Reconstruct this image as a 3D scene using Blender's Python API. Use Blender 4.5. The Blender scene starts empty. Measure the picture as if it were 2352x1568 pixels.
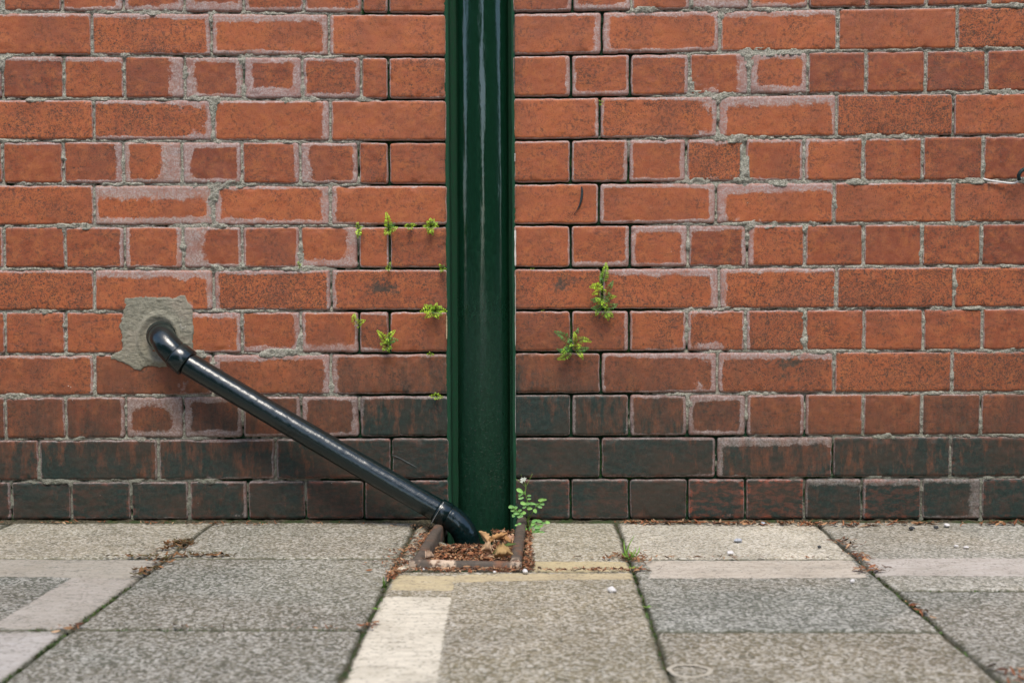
import bpy, bmesh, math, random
import numpy as np
from mathutils import Vector, Matrix

# ------------------------------------------------------------------ camera, light
scene = bpy.context.scene
COL = scene.collection
F, TILT, YAW, ROLL, CH, CD = 2800.0, math.radians(2.7487), math.radians(1.0235), math.radians(-.2258), .4554, 2.316
_f = np.array([-math.sin(YAW)*math.cos(TILT), math.cos(YAW)*math.cos(TILT), -math.sin(TILT)])
_r0 = np.array([math.cos(YAW), math.sin(YAW), 0.0]); _u0 = np.cross(_r0, _f)
_r = _r0*math.cos(ROLL)+_u0*math.sin(ROLL); _u = -_r0*math.sin(ROLL)+_u0*math.cos(ROLL)
cam_d = bpy.data.cameras.new('camera'); cam = bpy.data.objects.new('camera', cam_d); COL.objects.link(cam)
cam.matrix_world = Matrix(((_r[0], _u[0], -_f[0], 0), (_r[1], _u[1], -_f[1], -CD), (_r[2], _u[2], -_f[2], CH), (0, 0, 0, 1)))
cam_d.sensor_width = 36; cam_d.lens = 36*F/2352; cam_d.clip_start = .05; cam_d.clip_end = 2000
cam_d.dof.use_dof = True; cam_d.dof.focus_distance = 2.28; cam_d.dof.aperture_fstop = 5.0
scene.camera = cam
scene.view_settings.view_transform = 'Standard'; scene.view_settings.look = 'None'
scene.view_settings.exposure = 1.55; scene.view_settings.gamma = 1.0

SUN_EL, SUN_AZ = math.radians(60), math.radians(8)     # azimuth: 0 = straight behind the camera, negative = from the left
world = bpy.data.worlds.new('World'); scene.world = world; world.use_nodes = True
wn = world.node_tree.nodes; wl = world.node_tree.links
sky = wn.new('ShaderNodeTexSky'); sky.sky_type = 'NISHITA'; sky.sun_disc = False
sky.sun_elevation = SUN_EL; sky.sun_rotation = math.pi+SUN_AZ; sky.air_density = 1.0; sky.dust_density = 1.5; sky.ozone_density = 1.0
wl.new(sky.outputs[0], wn['Background'].inputs[0]); wn['Background'].inputs[1].default_value = .105
sun_d = bpy.data.lights.new('sun', 'SUN'); sun = bpy.data.objects.new('sun', sun_d); COL.objects.link(sun)
sun_d.energy = 1.1; sun_d.angle = math.radians(24); sun_d.color = (1, .93, .82)
sd = Vector((math.cos(SUN_EL)*math.sin(SUN_AZ), -math.cos(SUN_EL)*math.cos(SUN_AZ), math.sin(SUN_EL)))
sun.rotation_euler = sd.to_track_quat('Z', 'Y').to_euler()

# ------------------------------------------------------------------ helpers
rng = np.random.default_rng(7); random.seed(7)

def ray(px, py):
    return _r*(px-1176)/F-_u*(py-784)/F+_f
def W(px, py, Y=0.0):                 # a measured point of the wall plane (or of a plane parallel to it)
    d = ray(px, py); s = (CD+Y)/d[1]
    return np.array([0, -CD, CH])+s*d
def G(px, py, Z=0.0):                 # a measured point of the ground plane
    d = ray(px, py); s = (Z-CH)/d[2]
    return np.array([0, -CD, CH])+s*d

def _h(ix, iy, iz, seed):
    n = (ix.astype(np.int64)*374761393+iy.astype(np.int64)*668265263+iz.astype(np.int64)*2147483647+seed*974711) & 0xffffffff
    n = ((n ^ (n >> 13))*1274126177) & 0xffffffff
    n = ((n ^ (n >> 16))*2246822519) & 0xffffffff
    return ((n ^ (n >> 15)) & 0xffff)/65535.0
def vnoise(x, y, seed=0):
    x = np.asarray(x, float); y = np.asarray(y, float)
    ix, iy = np.floor(x), np.floor(y); fx, fy = x-ix, y-iy
    fx = fx*fx*(3-2*fx); fy = fy*fy*(3-2*fy); z = np.zeros_like(ix)
    a = _h(ix, iy, z, seed); b = _h(ix+1, iy, z, seed); c = _h(ix, iy+1, z, seed); d = _h(ix+1, iy+1, z, seed)
    return (a*(1-fx)+b*fx)*(1-fy)+(c*(1-fx)+d*fx)*fy
def fbm(x, y, seed=0, octs=4, gain=.5):          # about 0..1, mean .5
    v = 0; a = 1; t = 0
    for o in range(octs):
        v = v+a*vnoise(x*2**o+o*17.3, y*2**o-o*9.1, seed+o); t += a; a *= gain
    return v/t
def sstep(a, b, x):
    t = np.clip((x-a)/(b-a), 0, 1); return t*t*(3-2*t)

def mesh_obj(name, verts, faces, mat=None, parent=None, smooth=True, attrs=None):
    me = bpy.data.meshes.new(name)
    verts = np.asarray(verts, np.float32)
    if isinstance(faces, np.ndarray):
        nf, k = faces.shape
        me.vertices.add(len(verts)); me.vertices.foreach_set('co', verts.ravel())
        me.loops.add(nf*k); me.loops.foreach_set('vertex_index', faces.astype(np.int32).ravel())
        me.polygons.add(nf); me.polygons.foreach_set('loop_start', np.arange(0, nf*k, k, dtype=np.int32))
        me.update(calc_edges=True)
    else:
        me.from_pydata([tuple(map(float, v)) for v in verts], [], faces)
    if smooth: me.polygons.foreach_set('use_smooth', np.ones(len(me.polygons), bool))
    if attrs:
        for k, v in attrs.items():
            a = me.attributes.new(k, 'FLOAT_COLOR', 'POINT')
            v = np.asarray(v, np.float32)
            if v.shape[1] == 3: v = np.hstack([v, np.ones((len(v), 1), np.float32)])
            a.data.foreach_set('color', v.ravel())
    me.update()
    if mat: me.materials.append(mat)
    o = bpy.data.objects.new(name, me); COL.objects.link(o)
    if parent: o.parent = parent
    return o
def tag(o, label=None, cat=None, group=None, kind=None):
    if label: o['label'] = label
    if cat: o['category'] = cat
    if group: o['group'] = group
    if kind: o['kind'] = kind
    return o
def empty(name, loc=(0, 0, 0)):
    o = bpy.data.objects.new(name, None); COL.objects.link(o); o.location = loc; o.empty_display_size = .05
    return o
def under(o, parent):                            # parent keeping world placement (parents are unrotated empties)
    o.parent = parent; o.matrix_parent_inverse = Matrix.Translation(-Vector(parent.location)); return o

def grid_faces(nx, ny):
    i = np.arange(nx-1)[None, :]; j = np.arange(ny-1)[:, None]
    a = j*nx+i
    return np.stack([a, a+1, a+1+nx, a+nx], -1).reshape(-1, 4)

# node DSL
class NT:
    def __init__(s, name):
        s.m = bpy.data.materials.new(name); s.m.use_nodes = True; s.t = s.m.node_tree; s.n = s.t.nodes; s.l = s.t.links
        s.b = s.n['Principled BSDF']; s.tc = s.n.new('ShaderNodeTexCoord'); s.P = s.tc.outputs['Object']
    def put(s, sock, v):
        if isinstance(v, bpy.types.NodeSocket): s.l.new(v, sock)
        elif isinstance(v, (tuple, list)) and sock.type == 'RGBA': sock.default_value = (*v, 1) if len(v) == 3 else v
        else: sock.default_value = v
    def math(s, op, a, b=0.0, c=0.0, clamp=False):
        n = s.n.new('ShaderNodeMath'); n.operation = op; n.use_clamp = clamp
        for i, v in enumerate((a, b, c)): s.put(n.inputs[i], v)
        return n.outputs[0]
    def mapr(s, v, a, b, c=0.0, d=1.0, smooth=True):
        n = s.n.new('ShaderNodeMapRange'); n.interpolation_type = 'SMOOTHSTEP' if smooth else 'LINEAR'
        for i, x in enumerate((v, a, b, c, d)): s.put(n.inputs[i], x)
        return n.outputs[0]
    def mix(s, f, a, b, mode='MIX'):
        n = s.n.new('ShaderNodeMix'); n.data_type = 'RGBA'; n.blend_type = mode; n.clamp_factor = True
        s.put(n.inputs[0], f); s.put(n.inputs[6], a); s.put(n.inputs[7], b); return n.outputs[2]
    def scale(s, v):
        n = s.n.new('ShaderNodeMapping'); s.put(n.inputs['Vector'], s.P); n.inputs['Scale'].default_value = v; return n.outputs[0]
    def noise(s, sc, det=3, rough=.55, vec=None, dist=0.0):
        n = s.n.new('ShaderNodeTexNoise'); s.put(n.inputs['Vector'], vec or s.P)
        n.inputs['Scale'].default_value = sc; n.inputs['Detail'].default_value = det; n.inputs['Roughness'].default_value = rough
        n.inputs['Distortion'].default_value = dist; return n.outputs['Fac']
    def voro(s, sc, out='Distance', feat='F1', vec=None, rnd=1.0):
        n = s.n.new('ShaderNodeTexVoronoi'); n.feature = feat; s.put(n.inputs['Vector'], vec or s.P); n.inputs['Scale'].default_value = sc
        n.inputs['Randomness'].default_value = rnd; return n.outputs[out]
    def attr(s, name):
        n = s.n.new('ShaderNodeAttribute'); n.attribute_name = name
        q = s.n.new('ShaderNodeSeparateColor'); s.l.new(n.outputs['Color'], q.inputs[0])
        return q.outputs[0], q.outputs[1], q.outputs[2], n.outputs['Alpha'], n.outputs['Color']
    def bump(s, h, strength=.5, dist=.001, prev=None):
        n = s.n.new('ShaderNodeBump'); s.put(n.inputs['Height'], h); n.inputs['Strength'].default_value = strength; n.inputs['Distance'].default_value = dist
        if prev: s.l.new(prev, n.inputs['Normal'])
        return n.outputs[0]
    def n_z(s):
        q = s.n.new('ShaderNodeSeparateXYZ'); s.l.new(s.P, q.inputs[0]); return q.outputs[2]
    def done(s, color, rough=.8, normal=None, spec=.5, **kw):
        s.put(s.b.inputs['Base Color'], color); s.put(s.b.inputs['Roughness'], rough); s.put(s.b.inputs['Specular IOR Level'], spec)
        if normal: s.l.new(normal, s.b.inputs['Normal'])
        for k, v in kw.items(): s.put(s.b.inputs[k.replace('_', ' ')], v)
        return s.m

# ------------------------------------------------------------------ materials
def m_brick():
    t = NT('glazed red brick')
    eff, kind, dark, tone, _ = t.attr('A'); crack, speck, stain, worn, _ = t.attr('B')
    big = t.noise(9, 4, .6); mid = t.noise(45, 4, .65); fine = t.noise(420, 3, .7); grain = t.noise(1100, 2, .6)
    c = t.mix(tone, (.395, .106, .036), (.180, .043, .020))
    c = t.mix(t.mapr(mid, .38, .72, 0, .55), c, (.44, .145, .043))
    c = t.mix(t.mapr(big, .42, .68, 0, .55), c, (.20, .062, .033))
    c = t.mix(t.math('MULTIPLY', t.mapr(t.noise(150, 5, .8), .48, .60, 0, .75), t.mapr(t.math('ADD', t.noise(17, 4, .7), t.math('MULTIPLY', speck, .16)), .42, .66, .12, 1.0)), c, (.070, .034, .022))
    c = t.mix(t.mapr(fine, .52, .7, 0, .55), c, (.085, .030, .018))
    c = t.mix(t.mapr(grain, .55, .75, 0, .28), c, (.55, .27, .15))
    # soot and tar on the low courses; painted shade beside recess and under pipe
    n1 = t.noise(30, 5, .72, t.scale((1.7, 1, .5))); n2 = t.noise(160, 3, .7)
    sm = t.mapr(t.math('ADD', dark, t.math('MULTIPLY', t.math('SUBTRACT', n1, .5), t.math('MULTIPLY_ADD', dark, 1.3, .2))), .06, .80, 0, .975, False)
    soot_shade = t.mix(t.mapr(n2, .4, .7), (.007, .022, .018), (.014, .037, .030))
    soot_shade = t.mix(t.mapr(t.noise(7, 3), .42, .62, 0, .55), soot_shade, (.044, .029, .018))
    c = t.mix(sm, c, soot_shade)
    # rusty worn patches showing again
    c = t.mix(t.math('MULTIPLY', t.mapr(t.noise(70, 5, .75, t.scale((.6, 1, 1.4))), .44, .60), t.math('MULTIPLY', worn, .9)), c, (.20, .055, .030))
    # stains
    st = t.mapr(t.math('ADD', stain, t.math('MULTIPLY', t.math('SUBTRACT', t.noise(75, 5, .75), .5), 1.3)), .42, .75, 0, .85)
    st = t.math('MULTIPLY', st, t.mapr(stain, .02, .3))
    c = t.mix(st, c, (.045, .045, .033))
    # pits
    pv = t.voro(190); pm = t.math('LESS_THAN', pv, t.math('MULTIPLY', t.mapr(t.math('ADD', t.noise(32, 3, .7), t.math('MULTIPLY', speck, .30)), .50, .95), .40))
    pv2 = t.voro(420); pm2 = t.math('LESS_THAN', pv2, t.math('MULTIPLY', t.mapr(t.math('ADD', t.noise(22, 3, .6), t.math('MULTIPLY', speck, .28)), .42, .85), .42))
    pit = t.math('MAXIMUM', pm, pm2)
    c = t.mix(t.math('MULTIPLY', pit, .72), c, (.05, .035, .025))
    # firing cracks of the headers
    cn = t.noise(24, 5, .62, t.scale((.55, 1, 2.6)), .4)
    ln = t.math('SUBTRACT', 1.0, t.mapr(t.math('ABSOLUTE', t.math('SUBTRACT', cn, .5)), .0, .012))
    ln = t.math('MULTIPLY', t.math('MULTIPLY', ln, crack), t.mapr(t.noise(30, 2), .42, .6))
    c = t.mix(t.math('MULTIPLY', ln, .8), c, (.05, .03, .022))
    # lime bloom / mortar smears
    e = t.math('ADD', eff, t.math('ADD', t.math('MULTIPLY', t.math('SUBTRACT', t.noise(130, 5, .75), .5), .85), t.math('MULTIPLY', t.math('SUBTRACT', t.noise(32, 3, .6), .5), 1.1)))
    em = t.mapr(e, .36, .66); em = t.math('MULTIPLY', em, t.mapr(eff, .03, .2))
    em = t.math('MULTIPLY', em, t.mapr(t.noise(300, 4, .75), .36, .58, .35, 1.0))
    em = t.math('MULTIPLY', em, t.mapr(t.noise(26, 3, .6), .30, .52, .35, 1.0))
    tide = t.math('MULTIPLY', t.math('SUBTRACT', 1.0, t.mapr(t.math('ABSOLUTE', t.math('SUBTRACT', e, .49)), .0, .055)), t.mapr(t.noise(40, 2), .45, .6))
    tide = t.math('MULTIPLY', tide, t.mapr(eff, .05, .25))
    ec = t.mix(kind, (.37, .27, .235), (.33, .29, .225))
    ec = t.mix(t.mapr(t.noise(150, 3), .35, .7, 0, .75), ec, (.58, .52, .49))
    c = t.mix(t.math('MULTIPLY', em, t.math('MULTIPLY_ADD', dark, -.50, .80)), c, ec)
    c = t.mix(t.math('MULTIPLY', tide, t.math('MULTIPLY_ADD', dark, -.4, .55)), c, (.55, .47, .44))
    rim = t.mapr(t.math('ADD', eff, t.math('MULTIPLY', t.math('SUBTRACT', t.noise(120, 4, .7), .5), .5)), .35, .9, 0, .35)
    c = t.mix(t.math('MULTIPLY', rim, t.math('MULTIPLY_ADD', dark, -.7, 1.0)), c, (.26, .17, .16))
    # white flecks
    fl = t.math('LESS_THAN', t.voro(55), t.math('MULTIPLY', t.mapr(t.noise(14, 2), .5, .75), .05))
    c = t.mix(t.math('MULTIPLY', fl, .8), c, (.6, .56, .5))
    h = t.math('ADD', t.math('MULTIPLY', fine, .5), t.math('MULTIPLY', mid, 1.0)); h = t.math('SUBTRACT', h, t.math('MULTIPLY', pit, .9)); h = t.math('SUBTRACT', h, t.math('MULTIPLY', ln, .8))
    h = t.math('ADD', h, t.math('MULTIPLY', em, .35))
    return t.done(c, t.mapr(mid, .3, .7, .5, .72), t.bump(h, .55, .0012), .35)
def m_mortar():
    t = NT('old lime mortar')
    depth, moss, smear, grime, _ = t.attr('A')
    n = t.noise(260, 4, .7); g = t.voro(430)
    c = t.mix(t.mapr(n, .3, .7), (.13, .13, .098), (.45, .43, .345))
    c = t.mix(t.mapr(t.noise(40, 3), .4, .7, 0, .5), c, (.27, .235, .20))
    c = t.mix(t.mapr(g, .0, .35, .55, 0), c, (.55, .52, .44))
    c = t.mix(t.math('MULTIPLY', grime, t.mapr(n, .25, .6)), c, (.12, .125, .095))
    c = t.mix(t.mapr(t.math('ADD', depth, t.math('MULTIPLY', t.math('SUBTRACT', n, .5), .5)), .25, .75), c, (.012, .040, .020))  # algae green of deep joints, with their deep shade painted in
    c = t.mix(t.math('MULTIPLY', moss, t.mapr(t.noise(180, 3), .45, .6)), c, (.03, .075, .015))
    return t.done(c, .95, t.bump(t.math('ADD', n, t.math('MULTIPLY', g, .8)), .9, .002), .2)
def m_cement():
    t = NT('cement render')
    n = t.noise(120, 6, .75); r = t.noise(50, 4, .6, t.scale((1.0, 1, 2.2)))
    c = t.mix(t.mapr(n, .3, .7), (.19, .182, .135), (.30, .28, .21))
    c = t.mix(t.mapr(t.noise(14, 3), .45, .75, 0, .7), c, (.37, .31, .24))
    c = t.mix(t.mapr(t.noise(700, 2), .6, .75, 0, .5), c, (.09, .09, .07))
    return t.done(c, .92, t.bump(t.math('ADD', n, r), .95, .004), .2)
def m_paint(name, col, rough, bstr, lump=60, drip=(1, 1, 1), fleck=.0, low=False):
    t = NT(name)
    a = t.noise(lump, 3, .55, t.scale(drip)); b = t.noise(lump*6, 3, .6, t.scale(drip)); lg = t.noise(lump*.35, 2, .5, t.scale(drip))
    c = t.mix(t.mapr(b, .35, .75), col, tuple(x*1.5 for x in col))
    if fleck and fleck > 0:
        f = t.math('LESS_THAN', t.voro(150), t.math('MULTIPLY', t.mapr(t.noise(20, 2), .45, .7), fleck)); c = t.mix(f, c, (.25, .28, .27))
    h = t.math('ADD', t.math('MULTIPLY', a, 1.0), t.math('MULTIPLY', b, .25)); h = t.math('ADD', h, t.math('MULTIPLY', lg, 1.2))
    if low:
        lz = t.mapr(t.n_z(), .50, .06, .05, 1.0); gl = t.math('MULTIPLY', t.mapr(t.noise(150, 4, .75, t.scale((1, 1, 1.5))), .56, .66), lz)
        h = t.math('ADD', h, t.math('MULTIPLY', t.math('MULTIPLY', t.noise(85, 4, .7), lz), 3.2))
    return t.done(c, t.mapr(b, .3, .8, rough*.8, rough*1.3) if not low else t.math('ADD', t.mapr(b, .3, .8, rough*.8, rough*1.3), t.math('MULTIPLY', t.mapr(t.n_z(), .62, .10, 0, .38), t.math('SUBTRACT', 1.0, gl))), t.bump(h, bstr, .003), t.math('ADD', t.mapr(t.n_z(), .10, .60, .2, .85), t.math('MULTIPLY', gl, 1.0)) if low else (.65 if rough < .5 else .3))
def m_slab():
    t = NT('exposed aggregate paving')
    r, g, b, _, colr = t.attr('A'); dirt, msd, _, _, _ = t.attr('B'); _, _, _, _, mcol = t.attr('M')
    v = t.n.new('ShaderNodeTexVoronoi'); t.l.new(t.P, v.inputs['Vector']); v.inputs['Scale'].default_value = 270
    sep = t.n.new('ShaderNodeSeparateColor'); t.l.new(v.outputs['Color'], sep.inputs[0]); cell = sep.outputs[0]
    n = t.noise(300, 4, .7); big = t.noise(11, 4, .65); blot = t.noise(38, 4, .7)
    c = colr
    c = t.mix(t.mapr(n, .40, .54, .50, 0), c, t.mix(.72, c, (.025, .03, .022)))
    c = t.mix(t.mapr(cell, .40, .95, 0, .75, False), c, t.mix(.50, c, (.86, .83, .75)))
    c = t.mix(t.mapr(cell, .0, .42, .85, 0, False), c, t.mix(.65, c, (.03, .035, .03)))
    c = t.mix(t.mapr(t.noise(4.5, 5, .7), .42, .62, 0, .5), c, t.mix(.30, c, (.05, .05, .03)))
    c = t.mix(t.math('MULTIPLY', t.math('LESS_THAN', t.voro(8, rnd=1.0), .055), .5), c, (.10, .10, .085))
    c = t.mix(t.mapr(big, .4, .72, 0, .38), c, t.mix(.55, c, (.05, .055, .035)))
    c = t.mix(t.mapr(blot, .5, .75, 0, .3), c, t.mix(.5, c, (.6, .56, .47)))
    c = t.mix(t.mapr(t.math('ADD', dirt, t.math('MULTIPLY', t.math('SUBTRACT', t.noise(60, 4, .7), .5), .8)), .35, .8, 0, .8), c, (.07, .068, .04))
    # smooth worn cream bands: grain still shows where they are thin
    ed = t.math('ADD', t.math('MULTIPLY', t.math('SUBTRACT', t.noise(95, 5, .7), .5), .38), t.math('MULTIPLY', t.math('SUBTRACT', t.noise(400, 2), .5), .16))
    mk = t.mapr(t.math('ADD', msd, ed), .46, .545)
    mk = t.math('MULTIPLY', mk, t.mapr(t.noise(34, 5, .75, t.scale((.6, 1.5, 1))), .34, .50, .55, 1.0))
    mc = t.mix(t.mapr(t.noise(60, 5, .7, t.scale((.45, 1.7, 1))), .38, .66, 0, .6), mcol, t.mix(.5, mcol, (.17, .145, .10)))
    mc = t.mix(t.mapr(t.noise(9, 5, .7), .45, .65, 0, .5), mc, t.mix(.4, mc, (.16, .13, .08)))
    mc = t.mix(t.math('MULTIPLY', t.math('LESS_THAN', cell, .10), .4), mc, (.10, .09, .07))
    mc = t.mix(t.mapr(t.noise(500, 3, .7), .5, .75, 0, .38), mc, t.mix(.5, mcol, (.10, .09, .06)))
    mc = t.mix(t.mapr(dirt, .2, .8, 0, .35), mc, (.10, .09, .055))
    c = t.mix(t.math('MULTIPLY', mk, .93), c, mc)
    h = t.math('MULTIPLY', t.math('ADD', t.math('MULTIPLY', t.math('SUBTRACT', 1.0, v.outputs['Distance']), .6), n), t.math('MULTIPLY_ADD', mk, -.7, 1.0))
    return t.done(c, .85, t.bump(h, .75, .0022), .3)
def m_marking():
    t = NT('worn road paint')
    _, _, _, _, colr = t.attr('A')
    n = t.noise(90, 5, .7, t.scale((.5, 1.6, 1))); f = t.noise(420, 3, .7)
    c = t.mix(t.mapr(n, .45, .75, 0, .55), colr, t.mix(.5, colr, (.16, .14, .10)))
    c = t.mix(t.mapr(f, .55, .75, 0, .45), c, t.mix(.5, colr, (.08, .08, .06)))
    return t.done(c, .7, t.bump(t.math('ADD', n, t.math('MULTIPLY', f, .5)), .5, .0015), .3)
def m_dirt():
    t = NT('joint dirt')
    n = t.noise(200, 4, .75)
    c = t.mix(t.mapr(n, .35, .65), (.022, .024, .014), (.12, .10, .065))
    c = t.mix(t.mapr(t.noise(25, 3), .45, .65, 0, .8), c, (.03, .055, .016))
    return t.done(c, 1.0, t.bump(n, 1.0, .004), .1)
def m_vc(name, rough=.8, spec=.3, trans=0.0, nz=300):
    t = NT(name); _, _, _, _, colr = t.attr('A')
    n = t.noise(nz, 3, .6)
    c = t.mix(t.mapr(n, .3, .7, 0, .35), colr, t.mix(.5, colr, (.02, .02, .01)))
    m = t.done(c, rough, t.bump(n, .4, .001), spec)
    if trans:
        tr = t.n.new('ShaderNodeBsdfTranslucent'); t.l.new(c, tr.inputs[0]); mx = t.n.new('ShaderNodeMixShader'); mx.inputs[0].default_value = trans
        t.l.new(t.b.outputs[0], mx.inputs[1]); t.l.new(tr.outputs[0], mx.inputs[2]); t.l.new(mx.outputs[0], t.n['Material Output'].inputs[0])
    return m
def m_iron():
    t = NT('rusty iron')
    n = t.noise(70, 5, .7); g = t.noise(330, 3, .7)
    c = t.mix(t.mapr(n, .4, .65), (.072, .056, .042), (.115, .088, .064))
    c = t.mix(t.mapr(t.noise(22, 3), .5, .7, 0, .75), c, (.22, .085, .035))
    c = t.mix(t.mapr(g, .55, .75, 0, .5), c, (.02, .016, .012))
    _, _, _, _, _ = (0,)*5
    w, _, _, _, _ = t.attr('A')
    c = t.mix(t.math('MULTIPLY', w, t.mapr(n, .46, .56)), c, (.50, .38, .27))
    return t.done(c, .75, t.bump(t.math('ADD', n, g), .5, .0015), .4)
def m_stone(name, a, b):
    t = NT(name); n = t.noise(250, 4, .6)
    return t.done(t.mix(t.mapr(n, .3, .7), a, b), .75, t.bump(n, .4, .001), .3)

BRICK, MORTAR, CEMENT = m_brick(), m_mortar(), m_cement()
GLOSS = m_paint('glossy black green pipe paint', (.0015, .0076, .0078), .20, .15, 85, (1, 1, 1), .02)
STACK = m_paint('thick black green gloss paint', (.0028, .0205, .0095), .13, .17, 45, (1, 1, .35), .03, True)
LINING = m_paint('black green masonry paint', (.0060, .0400, .0180), .9, .3, 50, (1, 1, .3), .0)
SLAB, MARK, DIRT, IRON = m_slab(), m_marking(), m_dirt(), m_iron()
LEAF = m_vc('fern leaf', .55, .35, .25); DEAD = m_vc('dead leaf', .8, .2, .1, 200)
STRK = m_vc('old white paint', .8, .2)

# ------------------------------------------------------------------ wall layout
zl = lambda a: [v*.44 for v in a]
zr = lambda a: [1129+v*.52 for v in a]
JY = [(27, 32, 29, 13), (127, 131, 127, 112), (227, 229, 224, 211), (323, 326, 321, 311), (423, 425, 421, 415), (519, 519, 517, 512), (617.5, 617, 616, 610.5),
      (715, 714, 713, 707), (814, 811, 809, 805), (910, 907, 905, 902), (1009, 1004, 1003, 1000), (1105, 1101, 1099, 1096), (1199, 1201, 1199, 1196)]
JX = [10, 1010, 1190, 2345]
PL = [zl(a) for a in [(12, 322, 643, 960, 1270, 1585, 1890, 2027), (477, 1102, 1716), (10, 332, 648, 962, 1270, 1578, 1884, 2027), (488, 1110, 1723),
      (12, 330, 643, 950, 1262, 1567, 1870, 2030), (492, 1113, 1724), (20, 338, 650, 955, 1263, 1567, 1870, 2033), (493, 1113, 1728),
      (25, 342, 648, 962, 1262, 1570, 1873, 2032), (492, 1110, 1727), (28, 342, 655, 958, 1265, 1572, 1876), (203, 825, 1437, 2042), (57, 372, 683, 987, 1292, 1595, 1900)]]
PR = [zr(a) for a in [(357, 618, 880, 1140, 1400, 1660, 1922, 2200), (488, 1008, 1530, 2058), (352, 612, 873, 1137, 1398, 1655, 1918, 2188), (478, 1000, 1524, 2042),
      (350, 605, 860, 1120, 1380, 1643, 1905, 2173), (475, 992, 1514, 2040), (350, 612, 868, 1130, 1385, 1644, 1902, 2165), (488, 1005, 1524, 2045),
      (352, 608, 863, 1122, 1385, 1646, 1908, 2169), (483, 997, 1514, 2035), (352, 608, 866, 1125, 1385, 1642, 1900, 2162), (483, 993, 1508, 2028), (350, 608, 867, 1122, 1383, 1638, 1900, 2163)]]
CHL = W(1027, 600)[0]; CHR = W(1181, 600)[0]       # edges of the recess that holds the stack
XMIN, XMAX, NUP = -2.1, 2.1, 7
JW = [[W(x, y) for x, y in zip(JX, row)] for row in JY]
def joint_z(k, x):                                 # height of bed joint k at x; negative k = courses above the frame
    if k >= 0:
        xs = [p[0] for p in JW[k]]; zs = [p[2] for p in JW[k]]
        return np.interp(x, xs, zs)
    return joint_z(0, x)-k*.0805
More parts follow.
